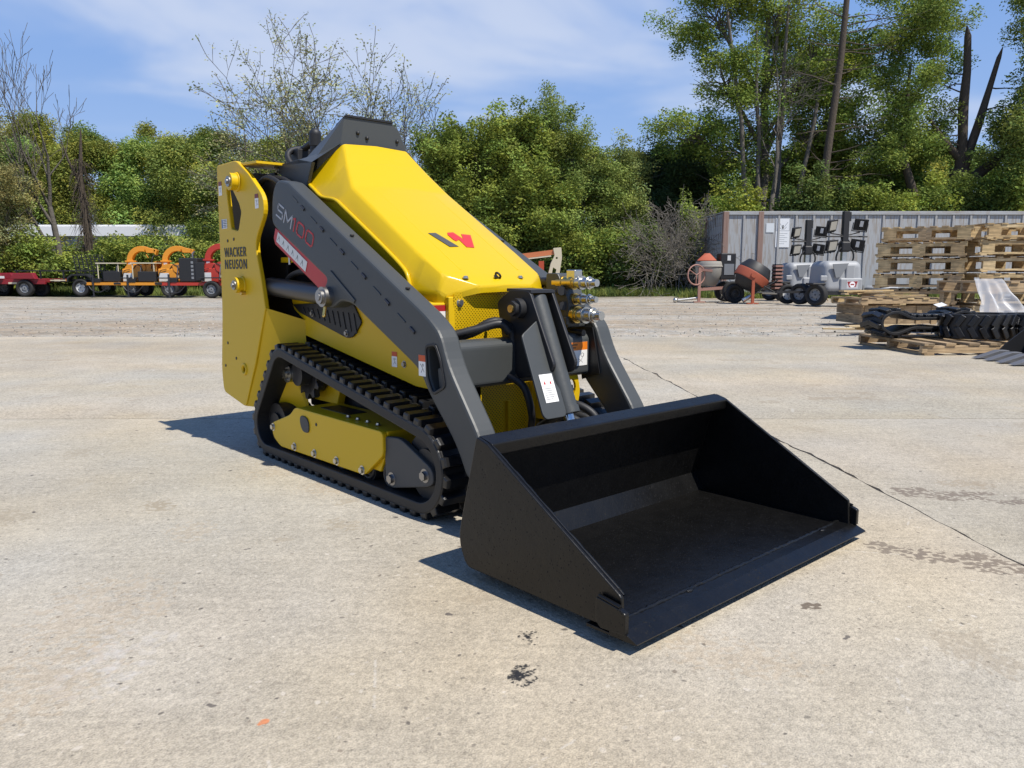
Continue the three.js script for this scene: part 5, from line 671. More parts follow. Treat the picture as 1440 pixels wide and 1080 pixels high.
// --- mobile light towers
function lightTower(label, x, z, s, badge) {
  const t = thing('light_tower', label, 'light tower', [x, 0, z], 0.12, 'light towers before the container'), b = grp(t, 'cover');
  const bodyG = new RoundedBoxGeometry(1.06, 0.80, 0.9, 5, 0.17); { const p = bodyG.attributes.position; for (let i = 0; i < p.count; i++) { const yy = (p.getY(i) + 0.38) / 0.76; p.setX(i, p.getX(i) * lerp(1.0, 0.93, yy)); p.setZ(i, p.getZ(i) * lerp(1.0, 0.88, yy)); } bodyG.computeVertexNormals(); }
  part(b, 'cover_shell', bodyG.translate(0.64, 0.70, 0), Y.plastic); part(b, 'cover_step', bx(0.52, 1.12, 0.36, 0.68, 0.30, 0.475, 0.05), Y.plastic); part(b, 'cover_pillar', bx(0.66, 0.92, 0.45, 1.02, 0.32, 0.452, 0.05), Y.plastic); part(b, 'cover_slot', bx(0.02, 0.20, 0.60, 0.74, 0.40, 0.452, 0.03), Y.plastic);
  part(t, 'chassis', merge(bx(0.0, 1.26, 0.26, 0.34, -0.40, 0.42), bx(-0.9, 0.1, 0.30, 0.36, -0.04, 0.04)), Y.black); part(t, 'mudguard', bx(-0.20, 0.14, 0.50, 0.56, 0.12, 0.50, 0.02), Y.black);
  for (const wz of [0.38, -0.42]) tyre(t, -0.03, 0.27, wz, 0.27, 0.20, Y.greySteel).rotation.y = -1.0; part(t, 'jack_leg', merge(rod([1.24, 0, 0.3], [1.24, 0.5, 0.3], 0.025, 8), bx(1.18, 1.30, 0, 0.02, 0.24, 0.36)), M.zinc); part(t, 'jack_leg', bar([1.05, 0.40, 0.46], [1.22, 0.02, 0.62], 0.03, 0.03), WOOD.fresh[0]);
  part(t, 'mast', merge(bx(0.74, 0.86, 0.98, 1.40, 0.0, 0.12, 0.015), rod([0.80, 1.3, 0.06], [0.80, 1.75, 0.06], 0.05, 12)), M.zinc); part(t, 'mast_section', merge(bx(0.73, 0.88, 1.42, 2.32, 0.0, 0.12, 0.012), bx(0.68, 0.93, 1.32, 1.58, -0.04, 0.18, 0.05), bx(0.86, 0.93, 2.08, 2.30, 0.0, 0.1), bx(0.72, 0.76, 1.66, 1.92, 0.02, 0.1)), Y.black);
  for (const q of [-1, 1]) part(t, 'cable', hose([[0.80 + q * 0.05, 1.5, 0.12], [0.80 + q * 0.20, 1.32, 0.14], [0.80 + q * 0.22, 1.12, 0.12], [0.80 + q * 0.1, 1.0, 0.08]], 0.022, 16, 6), Y.black);
  part(t, 'stay_plate', ext([[0.30, 1.02], [0.40, 0.68], [0.52, 0.70], [0.72, 1.04]], 0.46, 0.48, 0.004), Y.greySteel); part(t, 'cross_arm', rod([0.30, 1.70, 0.1], [1.38, 1.70, 0.1], 0.018, 8), Y.black);
  for (const [lx, ly, ry, face] of [[0.40, 1.97, 0.5, 1], [1.17, 2.0, -0.35, 0], [0.42, 1.48, 0.35, 1], [1.12, 1.50, -0.6, 0]]) { // lamp heads on yokes, tilted down
    const h = part(t, 'lamp_head', merge(bx(-0.15, 0.15, -0.13, 0.13, -0.05, 0.05, 0.02), bx(-0.165, 0.165, -0.145, 0.145, 0.035, 0.06, 0.012)), Y.black); h.position.set(lx, ly, 0.12); h.rotation.set(0.3, ry, 0);
    if (face) part(h, 'lens', bx(-0.125, 0.125, -0.105, 0.105, 0.058, 0.066), Y.glassGrey); else { for (let k = 0; k < 5; k++) part(h, 'cooling_fin', bx(-0.13 + k * 0.06, -0.118 + k * 0.06, -0.12, 0.12, 0.058, 0.085), Y.black); part(h, 'label_plate', bx(-0.035, 0.045, -0.04, 0.10, 0.085, 0.09), Y.rimWhite); }
    part(h, 'yoke', merge(bx(-0.18, -0.165, -0.17, 0.03, -0.015, 0.015), bx(0.165, 0.18, -0.17, 0.03, -0.015, 0.015), bx(-0.18, 0.18, -0.185, -0.168, -0.015, 0.015)), Y.black); part(t, 'lamp_arm', rod([lx, ly - 0.19, 0.10], [0.81, 1.72, 0.08], 0.016, 6), Y.black); }
  if (badge) { const st = sticker(0.30, 0.20, (c, w, h) => { c.fillStyle = '#b9bbbd'; c.fillRect(0, 0, w, h); c.fillStyle = '#8e1f22'; c.beginPath(); c.moveTo(4, h * 0.15); c.lineTo(w - 4, h * 0.1); c.lineTo(w * 0.8, h * 0.8); c.lineTo(w * 0.22, h * 0.85); c.fill(); c.fillStyle = '#eee'; c.beginPath(); c.ellipse(w / 2, h / 2, w * 0.25, h * 0.36, 0, 0, 7); c.fill(); c.fillStyle = '#8e1f22'; c.fillRect(w * 0.34, h * 0.42, w * 0.32, h * 0.16); }, 96); part(b, 'badge', st.geo, st.mat).position.set(0.84, 0.52, 0.4775); }
  t.scale.setScalar(s); return t;
}
lightTower('pale grey light tower with red badge, in front of the other', 7.5, -19.5, 1.0, true);
lightTower('pale grey light tower partly hidden behind its twin', 7.75, -22.6, 1.0, false);
{ const t = thing('plastic_drum', 'low grey plastic tub lying behind the light towers', 'tub', [9.35, 0, -19.6]); const l = new THREE.LatheGeometry([[0.02, 0], [0.38, 0], [0.42, 0.1], [0.40, 0.42], [0.34, 0.48], [0.02, 0.5]].map(p => new THREE.Vector2(...p)), 28); part(t, 'tub', l, Y.plastic); part(t, 'rim', new THREE.TorusGeometry(0.40, 0.02, 6, 28).rotateX(Math.PI / 2).translate(0, 0.42, 0), Y.plastic); }
// --- cement mixers
{
  const t = thing('cement_mixer', 'grey cement mixer with orange drum top and large hand wheel', 'cement mixer', [5.05, 0, -21.6]);
  const d = part(t, 'drum', new THREE.LatheGeometry([[0.02, -0.42], [0.20, -0.42], [0.36, -0.10], [0.37, 0.12]].map(p => new THREE.Vector2(...p)), 32).translate(0.42, 0.86, 0), Y.mixGrey); part(d, 'drum_cone', new THREE.LatheGeometry([[0.375, 0.10], [0.375, 0.16], [0.36, 0.24], [0.34, 0.26]].map(p => new THREE.Vector2(...p)), 32).translate(0.42, 0.86, 0), Y.mixGrey);
  part(d, 'drum_lid', new THREE.CylinderGeometry(0.10, 0.37, 0.20, 4, 1).rotateY(0.5).translate(0.36, 1.24, 0), Y.mixOrange, 'orange drum top'); part(d, 'gear_ring', new THREE.TorusGeometry(0.372, 0.022, 6, 40).rotateX(Math.PI / 2).translate(0.42, 0.98, 0), Y.mixGrey);
  const w = part(t, 'hand_wheel', new THREE.TorusGeometry(0.27, 0.02, 8, 40).rotateY(0.35).translate(-0.02, 0.75, 0.40), Y.pinkRust); for (let k = 0; k < 3; k++) { const a = k * 2.094 + 0.5; part(w, 'spoke', rod([-0.02, 0.75, 0.40], [-0.02 + Math.cos(a) * 0.26 * 0.94, 0.75 + Math.sin(a) * 0.26, 0.40 - Math.cos(a) * 0.09], 0.014, 6), Y.pinkRust); }
  part(t, 'front_leg', merge(bx(0.05, 0.12, 0, 0.95, 0.30, 0.37), bx(-0.06, 0.25, 0, 0.03, 0.26, 0.42)), Y.pinkRust); part(t, 'yoke', merge(bar([0.08, 0.9, 0.3], [0.42, 0.86, 0.38], 0.06, 0.06), bar([0.1, 0.35, 0.2], [0.9, 0.4, 0.1], 0.08, 0.08), bar([0.2, 0.35, -0.3], [0.9, 0.4, -0.2], 0.08, 0.08)), Y.pinkRust);
  part(t, 'engine_housing', bx(0.68, 1.10, 0.62, 1.34, -0.25, 0.22, 0.03), Y.black); part(t, 'housing_vent', bx(0.78, 1.05, 0.75, 1.05, 0.221, 0.228), Y.greySteel); part(t, 'decal', bx(0.86, 0.95, 1.14, 1.28, 0.221, 0.226), Y.rimWhite); part(t, 'tow_coupler', merge(rod([-0.55, 0.05, 0.3], [0.05, 0.12, 0.3], 0.035, 8), new THREE.SphereGeometry(0.07, 12, 8).translate(-0.55, 0.06, 0.3)), M.zinc);
  tyre(t, 1.0, 0.29, 0.36, 0.29, 0.16, Y.mixGrey); tyre(t, 1.0, 0.29, -0.42, 0.29, 0.16, Y.mixGrey); part(t, 'axle', rod([1.0, 0.29, -0.42], [1.0, 0.29, 0.36], 0.03, 8), Y.black);
}
{
  const t = thing('cement_mixer', 'tilted orange and black drum mixer on thin legs by light towers', 'cement mixer', [6.25, 0, -20.6]);
  const drum = grp(t, 'drum'); drum.position.set(0.12, 0.72, 0); drum.rotation.z = -0.55; part(drum, 'drum_shell', new THREE.LatheGeometry([[0.02, -0.40], [0.30, -0.36], [0.42, -0.12], [0.43, 0.06]].map(p => new THREE.Vector2(...p)), 32), Y.black); part(drum, 'drum_band', new THREE.LatheGeometry([[0.432, 0.0], [0.44, 0.05], [0.43, 0.14], [0.36, 0.28], [0.33, 0.34], [0.31, 0.34], [0.34, 0.26]].map(p => new THREE.Vector2(...p)), 32), Y.black); part(drum, 'drum_ring', new THREE.LatheGeometry([[0.43, -0.16], [0.452, -0.14], [0.455, 0.06], [0.44, 0.08]].map(p => new THREE.Vector2(...p)), 32), Y.mixOrange); part(drum, 'drum_mouth', new THREE.CircleGeometry(0.335, 28).rotateX(-Math.PI / 2).translate(0, 0.20, 0), M.black);
  part(t, 'stand', merge(bx(-0.01, 0.06, 0, 0.78, 0.38, 0.45), bx(-0.12, 0.17, 0, 0.03, 0.35, 0.48), rod([0.02, 0.75, 0.36], [0.02, 0.75, 0.48], 0.07, 14)), Y.mixOrange); part(t, 'frame', merge(rod([0.0, 0.30, 0.3], [0.75, 0.28, 0.3], 0.025, 8), rod([0.1, 0.60, 0.3], [0.70, 0.26, 0.3], 0.02, 8), rod([0.1, 0.26, 0.3], [0.70, 0.62, 0.3], 0.02, 8)), Y.black); part(t, 'coupler', rod([-0.2, 0.08, 0.3], [0.0, 0.2, 0.3], 0.06, 10), M.zinc);
  for (let k = 0; k < 7; k++) part(t, 'guard_slat', bx(0.66, 0.86, 0.38 + k * 0.095, 0.43 + k * 0.095, -0.1, 0.22, 0.008), Y.pinkRust); part(t, 'guard_panel', bx(0.68, 0.84, 0.36, 1.03, -0.12, 0.18), Y.black);
  tyre(t, 0.95, 0.25, 0.35, 0.25, 0.14, Y.rimWhite); tyre(t, -0.25, 0.25, -0.25, 0.25, 0.14, Y.black); part(t, 'axle', merge(rod([0.95, 0.25, -0.3], [0.95, 0.25, 0.35], 0.025, 8), rod([0.3, 0.28, 0.3], [0.95, 0.25, 0.3], 0.025, 8)), Y.mixGrey);
}
// --- wood chippers
function chipper(label, x, z, s, body, engine, group) {
  const t = thing('wood_chipper', label, 'wood chipper', [x, 0, z], 0, group), add = (n, g, m) => part(t, n, g, m);
  add('frame_beam', merge(bx(-1.55, 0.75, 0.42, 0.52, 0.30, 0.40), bx(-0.6, 0.75, 0.42, 0.52, -0.40, -0.30), bar([-1.5, 0.47, 0.35], [-0.6, 0.47, -0.35], 0.08, 0.1)), body); add('jack_stand', merge(rod([-1.25, 0.0, 0.42], [-1.25, 0.80, 0.42], 0.035, 10), bx(-1.33, -1.17, 0, 0.02, 0.34, 0.50)), M.darkSteel); add('coupler', bx(-1.75, -1.5, 0.44, 0.52, 0.28, 0.42, 0.02), Y.black);
  add('engine_cover', bx(-0.92, -0.28, 0.54, engine ? 1.35 : 0.92, -0.36, 0.34, 0.03), Y.black); if (engine) { for (let k = 0; k < 5; k++) add('louvre', bx(-0.50, -0.42, 0.64 + k * 0.13, 0.72 + k * 0.13, 0.341, 0.35), Y.greySteel); add('side_grille', bx(-0.36, -0.06, 0.58, 1.20, 0.20, 0.37, 0.02), Y.black); } else { add('canopy_frame', merge(rod([-1.1, 0.5, 0.3], [-1.1, 1.22, 0.3], 0.02, 8), rod([-0.35, 0.5, 0.3], [-0.35, 1.22, 0.3], 0.02, 8), bx(-1.16, -0.28, 1.20, 1.24, -0.3, 0.34)), Y.cream); }
  add('rotor_housing', merge(bx(-0.22, 0.42, 0.52, 1.02, -0.40, 0.30, 0.04), rod([0.12, 0.92, -0.4], [0.12, 0.92, 0.28], 0.27, 28)), body); add('feed_roller_box', merge(bx(0.40, 0.72, 0.55, 1.22, -0.38, 0.28, 0.06), rod([0.5, 1.05, -0.4], [0.5, 1.05, 0.32], 0.18, 20)), body); add('feed_tray', polyGeo([[0.70, 0.6, -0.4], [0.70, 0.6, 0.32], [1.15, 0.72, 0.45], [1.15, 0.72, -0.5], [0.70, 1.15, -0.4], [0.70, 1.15, 0.32], [1.15, 1.3, 0.45], [1.15, 1.3, -0.5]], [[0, 1, 2, 3], [1, 5, 6, 2], [0, 3, 7, 4], [4, 7, 6, 5]]), body); add('data_panel', bx(-0.18, 0.16, 0.56, 0.86, 0.301, 0.312), Y.rimWhite);
  const arc = (r0, r1) => { const o = []; for (let k = 0; k <= 10; k++) { const a = Math.PI - k / 10 * 1.9; o.push([Math.cos(a), Math.sin(a)]); } return [...o.map(p => [p[0] * r0, p[1] * r0]), ...o.reverse().map(p => [p[0] * r1, p[1] * r1])]; };
  add('chute', merge(ext([[-0.13, 0.95], [0.12, 0.95], [0.08, 1.30], [-0.13, 1.30]], -0.14, 0.10, 0.01), ext(arc(0.55, 0.36), -0.13, 0.09, 0.01).translate(0.43, 1.30, 0).applyMatrix4(new THREE.Matrix4().makeScale(1, 1, 1)), ext([[0.55, 1.82], [0.62, 1.60], [0.92, 1.60], [0.98, 1.72]], -0.12, 0.08, 0.01)), body); add('chute_flap', merge(ext([[0.90, 1.74], [1.02, 1.70], [0.96, 1.52], [0.90, 1.60]], -0.12, 0.08, 0.006), rod([0.62, 1.55, 0.1], [0.70, 1.42, 0.1], 0.012, 6)), body); add('chute_clamp', bx(-0.17, 0.16, 1.26, 1.32, -0.17, 0.13, 0.01), body); add('chute_label', bx(-0.06, 0.06, 1.12, 1.24, 0.101, 0.106), Y.rimWhite);
  tyre(t, 0.22, 0.29, 0.46, 0.29, 0.2, Y.greySteel); tyre(t, 0.22, 0.29, -0.55, 0.29, 0.2, Y.greySteel); add('mudguard', bx(-0.16, 0.60, 0.66, 0.70, 0.38, 0.58, 0.01), Y.black); add('safety_chain', hose([[-1.5, 0.45, 0.36], [-1.25, 0.2, 0.44], [-0.95, 0.18, 0.44], [-0.7, 0.42, 0.40]], 0.018, 14, 5), M.darkSteel);
  add('control_bar', hose([[0.95, 1.0, 0.47], [1.0, 1.45, 0.40], [1.0, 1.50, 0.0], [1.0, 1.45, -0.42], [0.95, 1.0, -0.5]], 0.018, 20, 6), M.black); add('exhaust_stack', merge(rod([-0.62, 0.9, -0.15], [-0.62, engine ? 1.55 : 1.12, -0.15], 0.03, 10), rod([-0.62, engine ? 1.5 : 1.08, -0.15], [-0.55, engine ? 1.58 : 1.16, -0.15], 0.028, 10)), M.steel); add('hydraulic_hose', merge(hose([[0.2, 1.0, 0.29], [0.34, 1.16, 0.32], [0.5, 1.1, 0.33], [0.56, 0.8, 0.32]], 0.014, 14, 6), hose([[-0.2, 0.7, 0.31], [-0.1, 0.95, 0.34], [0.1, 1.0, 0.33]], 0.012, 12, 6)), M.blackPlastic); add('tool_box', bx(-1.25, -0.98, 0.52, 0.66, 0.26, 0.42, 0.02), M.black); add('warning_decal', bx(0.46, 0.60, 0.66, 0.78, 0.281, 0.286), Y.cream); add('feed_cylinder', rod([0.44, 0.62, 0.315], [0.52, 1.16, 0.315], 0.022, 10), M.steel);
  t.scale.setScalar(s); return t;
}
chipper('orange wood chipper standing next to the black utility trailer', -13.2, -27.0, 0.93, Y.orange, false, 'wood chippers in a row');
chipper('orange wood chipper parked between orange and red chippers', -11.85, -26.7, 0.93, Y.orange, false, 'wood chippers in a row').rotation.y = 0.10;
chipper('red wood chipper with black engine cover beside the loader', -9.95, -25.6, 0.95, Y.chipRed, true, 'wood chippers in a row');
// --- trailers
{
  const t = thing('utility_trailer', 'black utility trailer with raised mesh ramp and white wheel', 'trailer', [-14.85, 0, -27.6]), add = (n, g, m) => part(t, n, g, m);
  add('deck_frame', merge(bx(-2.4, 0.75, 0.50, 0.58, 0.62, 0.70), bx(-2.4, 0.75, 0.50, 0.58, -0.70, -0.62), bx(-2.4, 0.75, 0.50, 0.56, -0.6, 0.6)), Y.black); for (const x of [-2.3, -1.5, -0.7, 0.7]) add('side_post', bx(x - 0.02, x + 0.02, 0.58, 0.88, 0.62, 0.67), Y.black); add('side_rail', merge(bx(-2.4, 0.75, 0.86, 0.90, 0.62, 0.67), bx(-2.4, 0.75, 0.86, 0.90, -0.67, -0.62)), Y.black); add('fender', ext([[-0.45, 0.50], [-0.42, 0.66], [-0.26, 0.76], [0.26, 0.76], [0.42, 0.66], [0.45, 0.50], [0.40, 0.50], [0.37, 0.62], [0.24, 0.71], [-0.24, 0.71], [-0.37, 0.62], [-0.40, 0.50]], 0.70, 0.96, 0.006), Y.black); add('tongue', bar([0.75, 0.5, 0], [1.35, 0.48, 0], 0.08, 0.08), Y.black);
  tyre(t, 0.0, 0.30, 0.84, 0.30, 0.2, Y.rimWhite); tyre(t, 0.0, 0.30, -0.84, 0.30, 0.2, Y.rimWhite); tyre(t, -1.6, 0.28, 0.5, 0.28, 0.2, Y.tyre); add('light_bar', bx(-2.2, -0.6, 0.53, 0.57, 0.702, 0.715), Y.cream); for (const x of [-0.9, -0.5]) add('reflector', bx(x - 0.1, x + 0.1, 0.52, 0.58, 0.716, 0.722), x < -0.7 ? Y.cream : Y.orange);
  for (let k = 0; k < 8; k++) add('ramp_bar', bar([-0.25 + k * 0.145, 0.55, 0.55], [-0.38 + k * 0.145, 1.42, 0.55], 0.028, 0.028), Y.black); for (let k = 0; k < 11; k++) add('ramp_rung', bar([-0.26 - k * 0.0125, 0.62 + k * 0.08, 0.55], [0.77 - k * 0.0125, 0.62 + k * 0.08, 0.55], 0.014, 0.018), Y.black);
}
for (const [x, z, l] of [[-17.5, -27.4, 'dark red equipment trailer beside the black utility trailer'], [-19.0, -28.6, 'dark red equipment trailer mostly hidden behind another']]) {
  const t = thing('equipment_trailer', l, 'trailer', [x, 0, z], 0, 'red equipment trailers'), add = (n, g, m) => part(t, n, g, m); add('deck', merge(bx(-1.8, 1.5, 0.48, 0.60, -0.8, 0.8, 0.01), bx(-1.8, 1.5, 0.42, 0.50, 0.72, 0.82, 0.01)), Y.trailerRed); for (const f of [-0.35, 0.85]) { add('fender', ext([[f - 0.42, 0.60], [f - 0.30, 0.80], [f + 0.34, 0.81], [f + 0.44, 0.60]], 0.78, 1.0, 0.02), Y.trailerRed); tyre(t, f, 0.29, 0.86, 0.29, 0.2, Y.greySteel); } add('decal_panel', bx(-0.2, 0.25, 0.62, 0.70, 1.0, 1.006), Y.rimWhite); add('jack', merge(rod([-1.2, 0, 0.7], [-1.2, 0.55, 0.7], 0.03, 8), bx(-1.26, -1.14, 0, 0.02, 0.64, 0.76)), Y.black); add('reflector', bx(0.25, 0.55, 0.43, 0.49, 0.821, 0.826), Y.cream);
}
// --- boom lift folded behind the loader
{
  const t = thing('boom_lift', 'folded cream and orange boom lift seen behind the loader hood', 'boom lift', [0.0, 0, -21]), add = (n, g, m) => part(t, n, g, m);
  add('upper_boom', bar([-1.6, 1.02, 0], [1.16, 1.36, 0], 0.12, 0.13), Y.liftOrange); add('boom_cap', bar([-0.6, 1.06, 0.08], [1.05, 1.255, 0.08], 0.03, 0.035), Y.cream); add('lower_boom', bar([-1.2, 0.86, 0], [1.02, 0.66, 0], 0.14, 0.16), Y.cream); add('riser_post', bx(0.72, 0.86, 0.40, 1.12, -0.1, 0.08), mat(0.40, 0.06, 0.02, 0.5));
  add('knuckle_plate', ext(roundPoly([[1.10, 1.46], [1.32, 1.48], [1.34, 1.20], [1.26, 0.66], [1.16, 0.58], [0.96, 0.72], [1.04, 1.06], [1.14, 1.26]], 0.03, 3), -0.08, 0.10, 0.006, [circle(1.20, 1.20, 0.035, 12).reverse(), [[1.06, 0.76], [1.16, 0.70], [1.20, 0.90], [1.10, 0.96]].reverse()]), Y.cream);
  add('chassis', merge(bx(-1.6, 0.9, 0.30, 0.52, -0.5, 0.5, 0.03), bx(-0.9, 0.2, 0.5, 0.8, -0.4, 0.4, 0.03)), Y.liftOrange); for (const x of [-1.2, 0.45]) { tyre(t, x, 0.30, 0.55, 0.30, 0.2, Y.greySteel); tyre(t, x, 0.30, -0.55, 0.30, 0.2, Y.greySteel); }
}
// --- pallets, crates
function pallet(label, pos, turn, w, h, d, set, seed, group, name = 'pallet', nDeck = 7) { // base at pos; x along w
  const t = thing(name, label, 'pallet', pos, turn, group), r = rng(seed), pick = () => set[Math.floor(r() * set.length)], b = 0.024, sh = h - 2.6 * b;
  const put = (n, g) => part(t, n, uvBox(g.index ? g.toNonIndexed() : g, 0.7), pick());
  for (const z of [-d / 2 + 0.03, 0, d / 2 - 0.03]) { if (h > 0.2) { for (const x of [-w / 2 + 0.14, -0.02, w / 2 - 0.14]) put('block', bx(x - 0.10, x + 0.10, b, b + sh, z - 0.03, z + 0.03)); put('stringer', bx(-w / 2, w / 2, b + sh - 0.050, b + sh - 0.001, z - 0.029, z + 0.029)); put('stringer', bx(-w / 2, w / 2, b + 0.001, b + 0.034, z - 0.029, z + 0.029)); } else put('stringer', bx(-w / 2, w / 2, b, b + sh, z - 0.025, z + 0.025)); }
  for (let k = 0; k < nDeck; k++) { const x = lerp(-w / 2 + 0.06, w / 2 - 0.06, k / (nDeck - 1)) + (r() - 0.5) * 0.02; put('deck_board', bx(x - 0.05 - r() * 0.012, x + 0.05, b + sh, b * 2 + sh, -d / 2 - r() * 0.012, d / 2 + r() * 0.012)); }
  for (let k = 0; k < 3; k++) { const x = lerp(-w / 2 + 0.07, w / 2 - 0.07, k / 2); put('bottom_board', bx(x - 0.05, x + 0.05, 0, b, -d / 2, d / 2)); } return t;
}
{
  const NTH = ['lowest', 'second', 'third', 'fourth', 'fifth', 'topmost'];
  for (let k = 0; k < 6; k++) pallet(`${NTH[k]} skid of the stack of brown timber skids`, [7.33 + (k % 2) * 0.05 - (k > 3 ? 0 : 0.03), 0.0 + k * 0.268, -13.93 + (k % 3) * 0.03], -0.58 + (k % 2) * 0.03, k === 1 ? 1.15 : 1.40, 0.266, 1.2, k < 2 ? WOOD.old : [WOOD.fresh[2], WOOD.fresh[0], WOOD.old[2]], 300 + k, 'stack of brown timber skids', 'timber_skid', 8);
  for (let k = 0; k < 6; k++) pallet(`${NTH[k]} skid of the stack of pale new skids`, [8.78 + (k % 2) * 0.06, 0.0 + k * 0.272, -13.55 + (k % 3) * 0.04], -0.05, 2.0, 0.27, 1.25, WOOD.fresh, 320 + k, 'stack of pale new skids', 'timber_skid', 9);
  const c = thing('wooden_crate', 'low open wooden crate with broken pallet boards on top', 'crate', [5.98, 0, -12.35], 0.1), put = (n, g, m) => part(c, n, uvBox(g.toNonIndexed(), 0.7), m);
  for (const [x0, x1, z0, z1] of [[-0.62, 0.62, 0.36, 0.385], [-0.62, 0.62, -0.385, -0.36]]) for (let k = 0; k < 2; k++) put('side_board', bx(x0, x1, 0.02 + k * 0.145, 0.155 + k * 0.145, z0, z1), WOOD.old[k + 1]); for (const x of [-0.62, 0.6]) for (let k = 0; k < 2; k++) put('end_board', bx(x, x + 0.022, 0.02 + k * 0.145, 0.155 + k * 0.145, -0.36, 0.36), WOOD.old[k]); put('floor_board', bx(-0.6, 0.6, 0.02, 0.045, -0.36, 0.36), WOOD.old[0]); for (const x of [-0.55, -0.3, 0, 0.3, 0.55]) put('cleat', bx(x - 0.04, x + 0.04, 0.01, 0.30, 0.385, 0.405), WOOD.old[0]);
  pallet('weathered pallet lying askew on the low open crate', [5.95, 0.312, -12.3], 0.14, 1.4, 0.125, 0.85, [WOOD.fresh[0], WOOD.old[2]], 341, undefined, 'pallet', 6);
  { const r = rng(345); for (let k = 0; k < 4; k++) { const m = part(scene, numbered('loose_board'), uvBox(box(0.85 + r() * 0.3, 0.022, 0.10).toNonIndexed(), 0.7), WOOD.fresh[k % 3]); m.position.set(5.9 + (r() - 0.5) * 0.7, 0.450 + k * 0.0245, -12.3 + (r() - 0.5) * 0.4); m.rotation.y = (r() - 0.5) * 1.3; m.userData = { label: 'loose broken board lying on the weathered pallet', category: 'board', group: 'loose boards on the weathered pallet' }; } }
  { const r = rng(346); for (let k = 0; k < 5; k++) { const m = part(scene, numbered('scrap_board'), uvBox(box(0.6 + r() * 0.5, 0.022, 0.10).toNonIndexed(), 0.7), WOOD.fresh[k % 3]); m.position.set(4.72 + r() * 0.5, 0.012 + k * 0.022, -10.65 + r() * 0.35); m.rotation.y = (r() - 0.5) * 0.9; m.userData = { label: 'scrap board lying flat on the ground beside the crate', category: 'board', group: 'scrap boards on the ground' }; } }
  for (const [a, b, l] of [[[6.30, 0.56, -9.45], [6.62, 0.03, -9.1], 'pale board leaning down from the wrapped skid'], [[6.05, 0.22, -9.02], [7.3, 0.50, -9.15], 'brown beam lying across the leaning pale board']]) { const m = part(scene, numbered('leaning_board'), uvBox(bar(a, b, 0.14, 0.05).toNonIndexed(), 0.7), l[0] === 'p' ? WOOD.fresh[1] : WOOD.old[0]); m.userData = { label: l, category: 'board' }; }
  pallet('wide timber skid draped with clear plastic film', [6.78, 0.545, -10.1], 0.04, 1.9, 0.17, 1.1, WOOD.old, 351, undefined, 'timber_skid', 8);
  const lc = thing('support_frame', 'open timber frame holding up the film-draped skid', 'frame', [6.78, 0, -10.1], 0.04); for (const x of [-0.86, 0.86]) for (const z of [-0.48, 0.48]) part(lc, 'post', uvBox(bx(x - 0.05, x + 0.05, 0, 0.543, z - 0.05, z + 0.05).toNonIndexed(), 0.7), WOOD.old[0]);
  // clear film hanging off the skid corner
  const g = new THREE.PlaneGeometry(1, 1, 30, 24), p = g.attributes.position; for (let i = 0; i < p.count; i++) { const u = p.getX(i) + 0.5, v = 0.5 - p.getY(i); const fold = Math.sin(u * 22 + v * 3) * 0.03 * v + vn(u * 6, v * 5) * 0.05 * v; p.setXYZ(i, 5.66 + u * (0.30 + v * 0.40) + fold, 0.732 - v * 0.62 + Math.sin(u * 9) * 0.02 * v, -9.50 + v * 0.25 + fold * 1.2 + u * 0.06); } g.computeVertexNormals();
  const film = part(scene, 'plastic_film', g, new THREE.MeshPhysicalMaterial({ color: lin(0.85, 0.86, 0.88), roughness: 0.35, transmission: 0.62, thickness: 0, side: THREE.DoubleSide })); film.userData = { label: 'clear plastic film hanging in folds from the timber skid', category: 'plastic film' };
}
// --- rubber tracks on a pallet
pallet('weathered pallet under the black rubber tracks', [4.72, 0, -8.15], 0.06, 1.5, 0.135, 1.25, WOOD.old, 361, undefined, 'pallet', 7);
function rubberTrack(label, pos, rot, path, width, pitch, chev) { // path: closed list of [x, y] in its own plane, width along z
  const t = thing('rubber_track', label, 'rubber track', pos, 0, 'spare rubber tracks'); t.rotation.set(...rot); const th = 0.03, N = path.length, nrm = path.map((p, i) => { const a = path[(i + N - 1) % N], b = path[(i + 1) % N], dx = b[0] - a[0], dy = b[1] - a[1], l = Math.hypot(dx, dy); return [dy / l, -dx / l]; });
  const inner = path.map((p, i) => [p[0] - nrm[i][0] * th, p[1] - nrm[i][1] * th]); part(t, 'belt', ext(path, -width / 2, width / 2, 0.005, [inner.slice().reverse()]), M.rubber);
  let acc = 0, k = 0; const LG = [0, 1].map(s => { const g = new RoundedBoxGeometry(0.055, 0.035, width * 0.50, 2, 0.008); g.rotateY((s ? -1 : 1) * chev); return g.translate(0, 0.014, (s ? 1 : -1) * width * 0.235); });
  for (let i = 0; i < N; i++) { const a = path[i], b = path[(i + 1) % N], l = Math.hypot(b[0] - a[0], b[1] - a[1]); acc += l; if (acc < pitch) continue; acc = 0; k++; const n = nrm[i], ang = Math.atan2(n[1], n[0]) - Math.PI / 2; for (const s of [0, 1]) { const m = part(t, 'tread_bar', LG[s], M.lug); m.position.set(a[0], a[1], 0); m.rotation.z = ang; } } return t;
}
const loop = (n, f) => Array.from({ length: n }, (_, i) => f(i / n * 2 * Math.PI));
rubberTrack('black rubber track loop sagging in the middle on the pallet', [4.36, 0.285, -8.25], [0, 0.16, 0], loop(120, a => { const x = Math.cos(a) * 0.56, f = Math.abs(Math.cos(a)); const g = Math.sin(a), hh = 0.055 + 0.115 * smooth(0.25, 0.8, f) * 1.0; return [x * 1.0, Math.sign(g) * Math.pow(Math.abs(g), 0.75) * hh + (g > 0 ? 0.0 : -0.02 * (1 - f))]; }), 0.34, 0.085, 0.25);
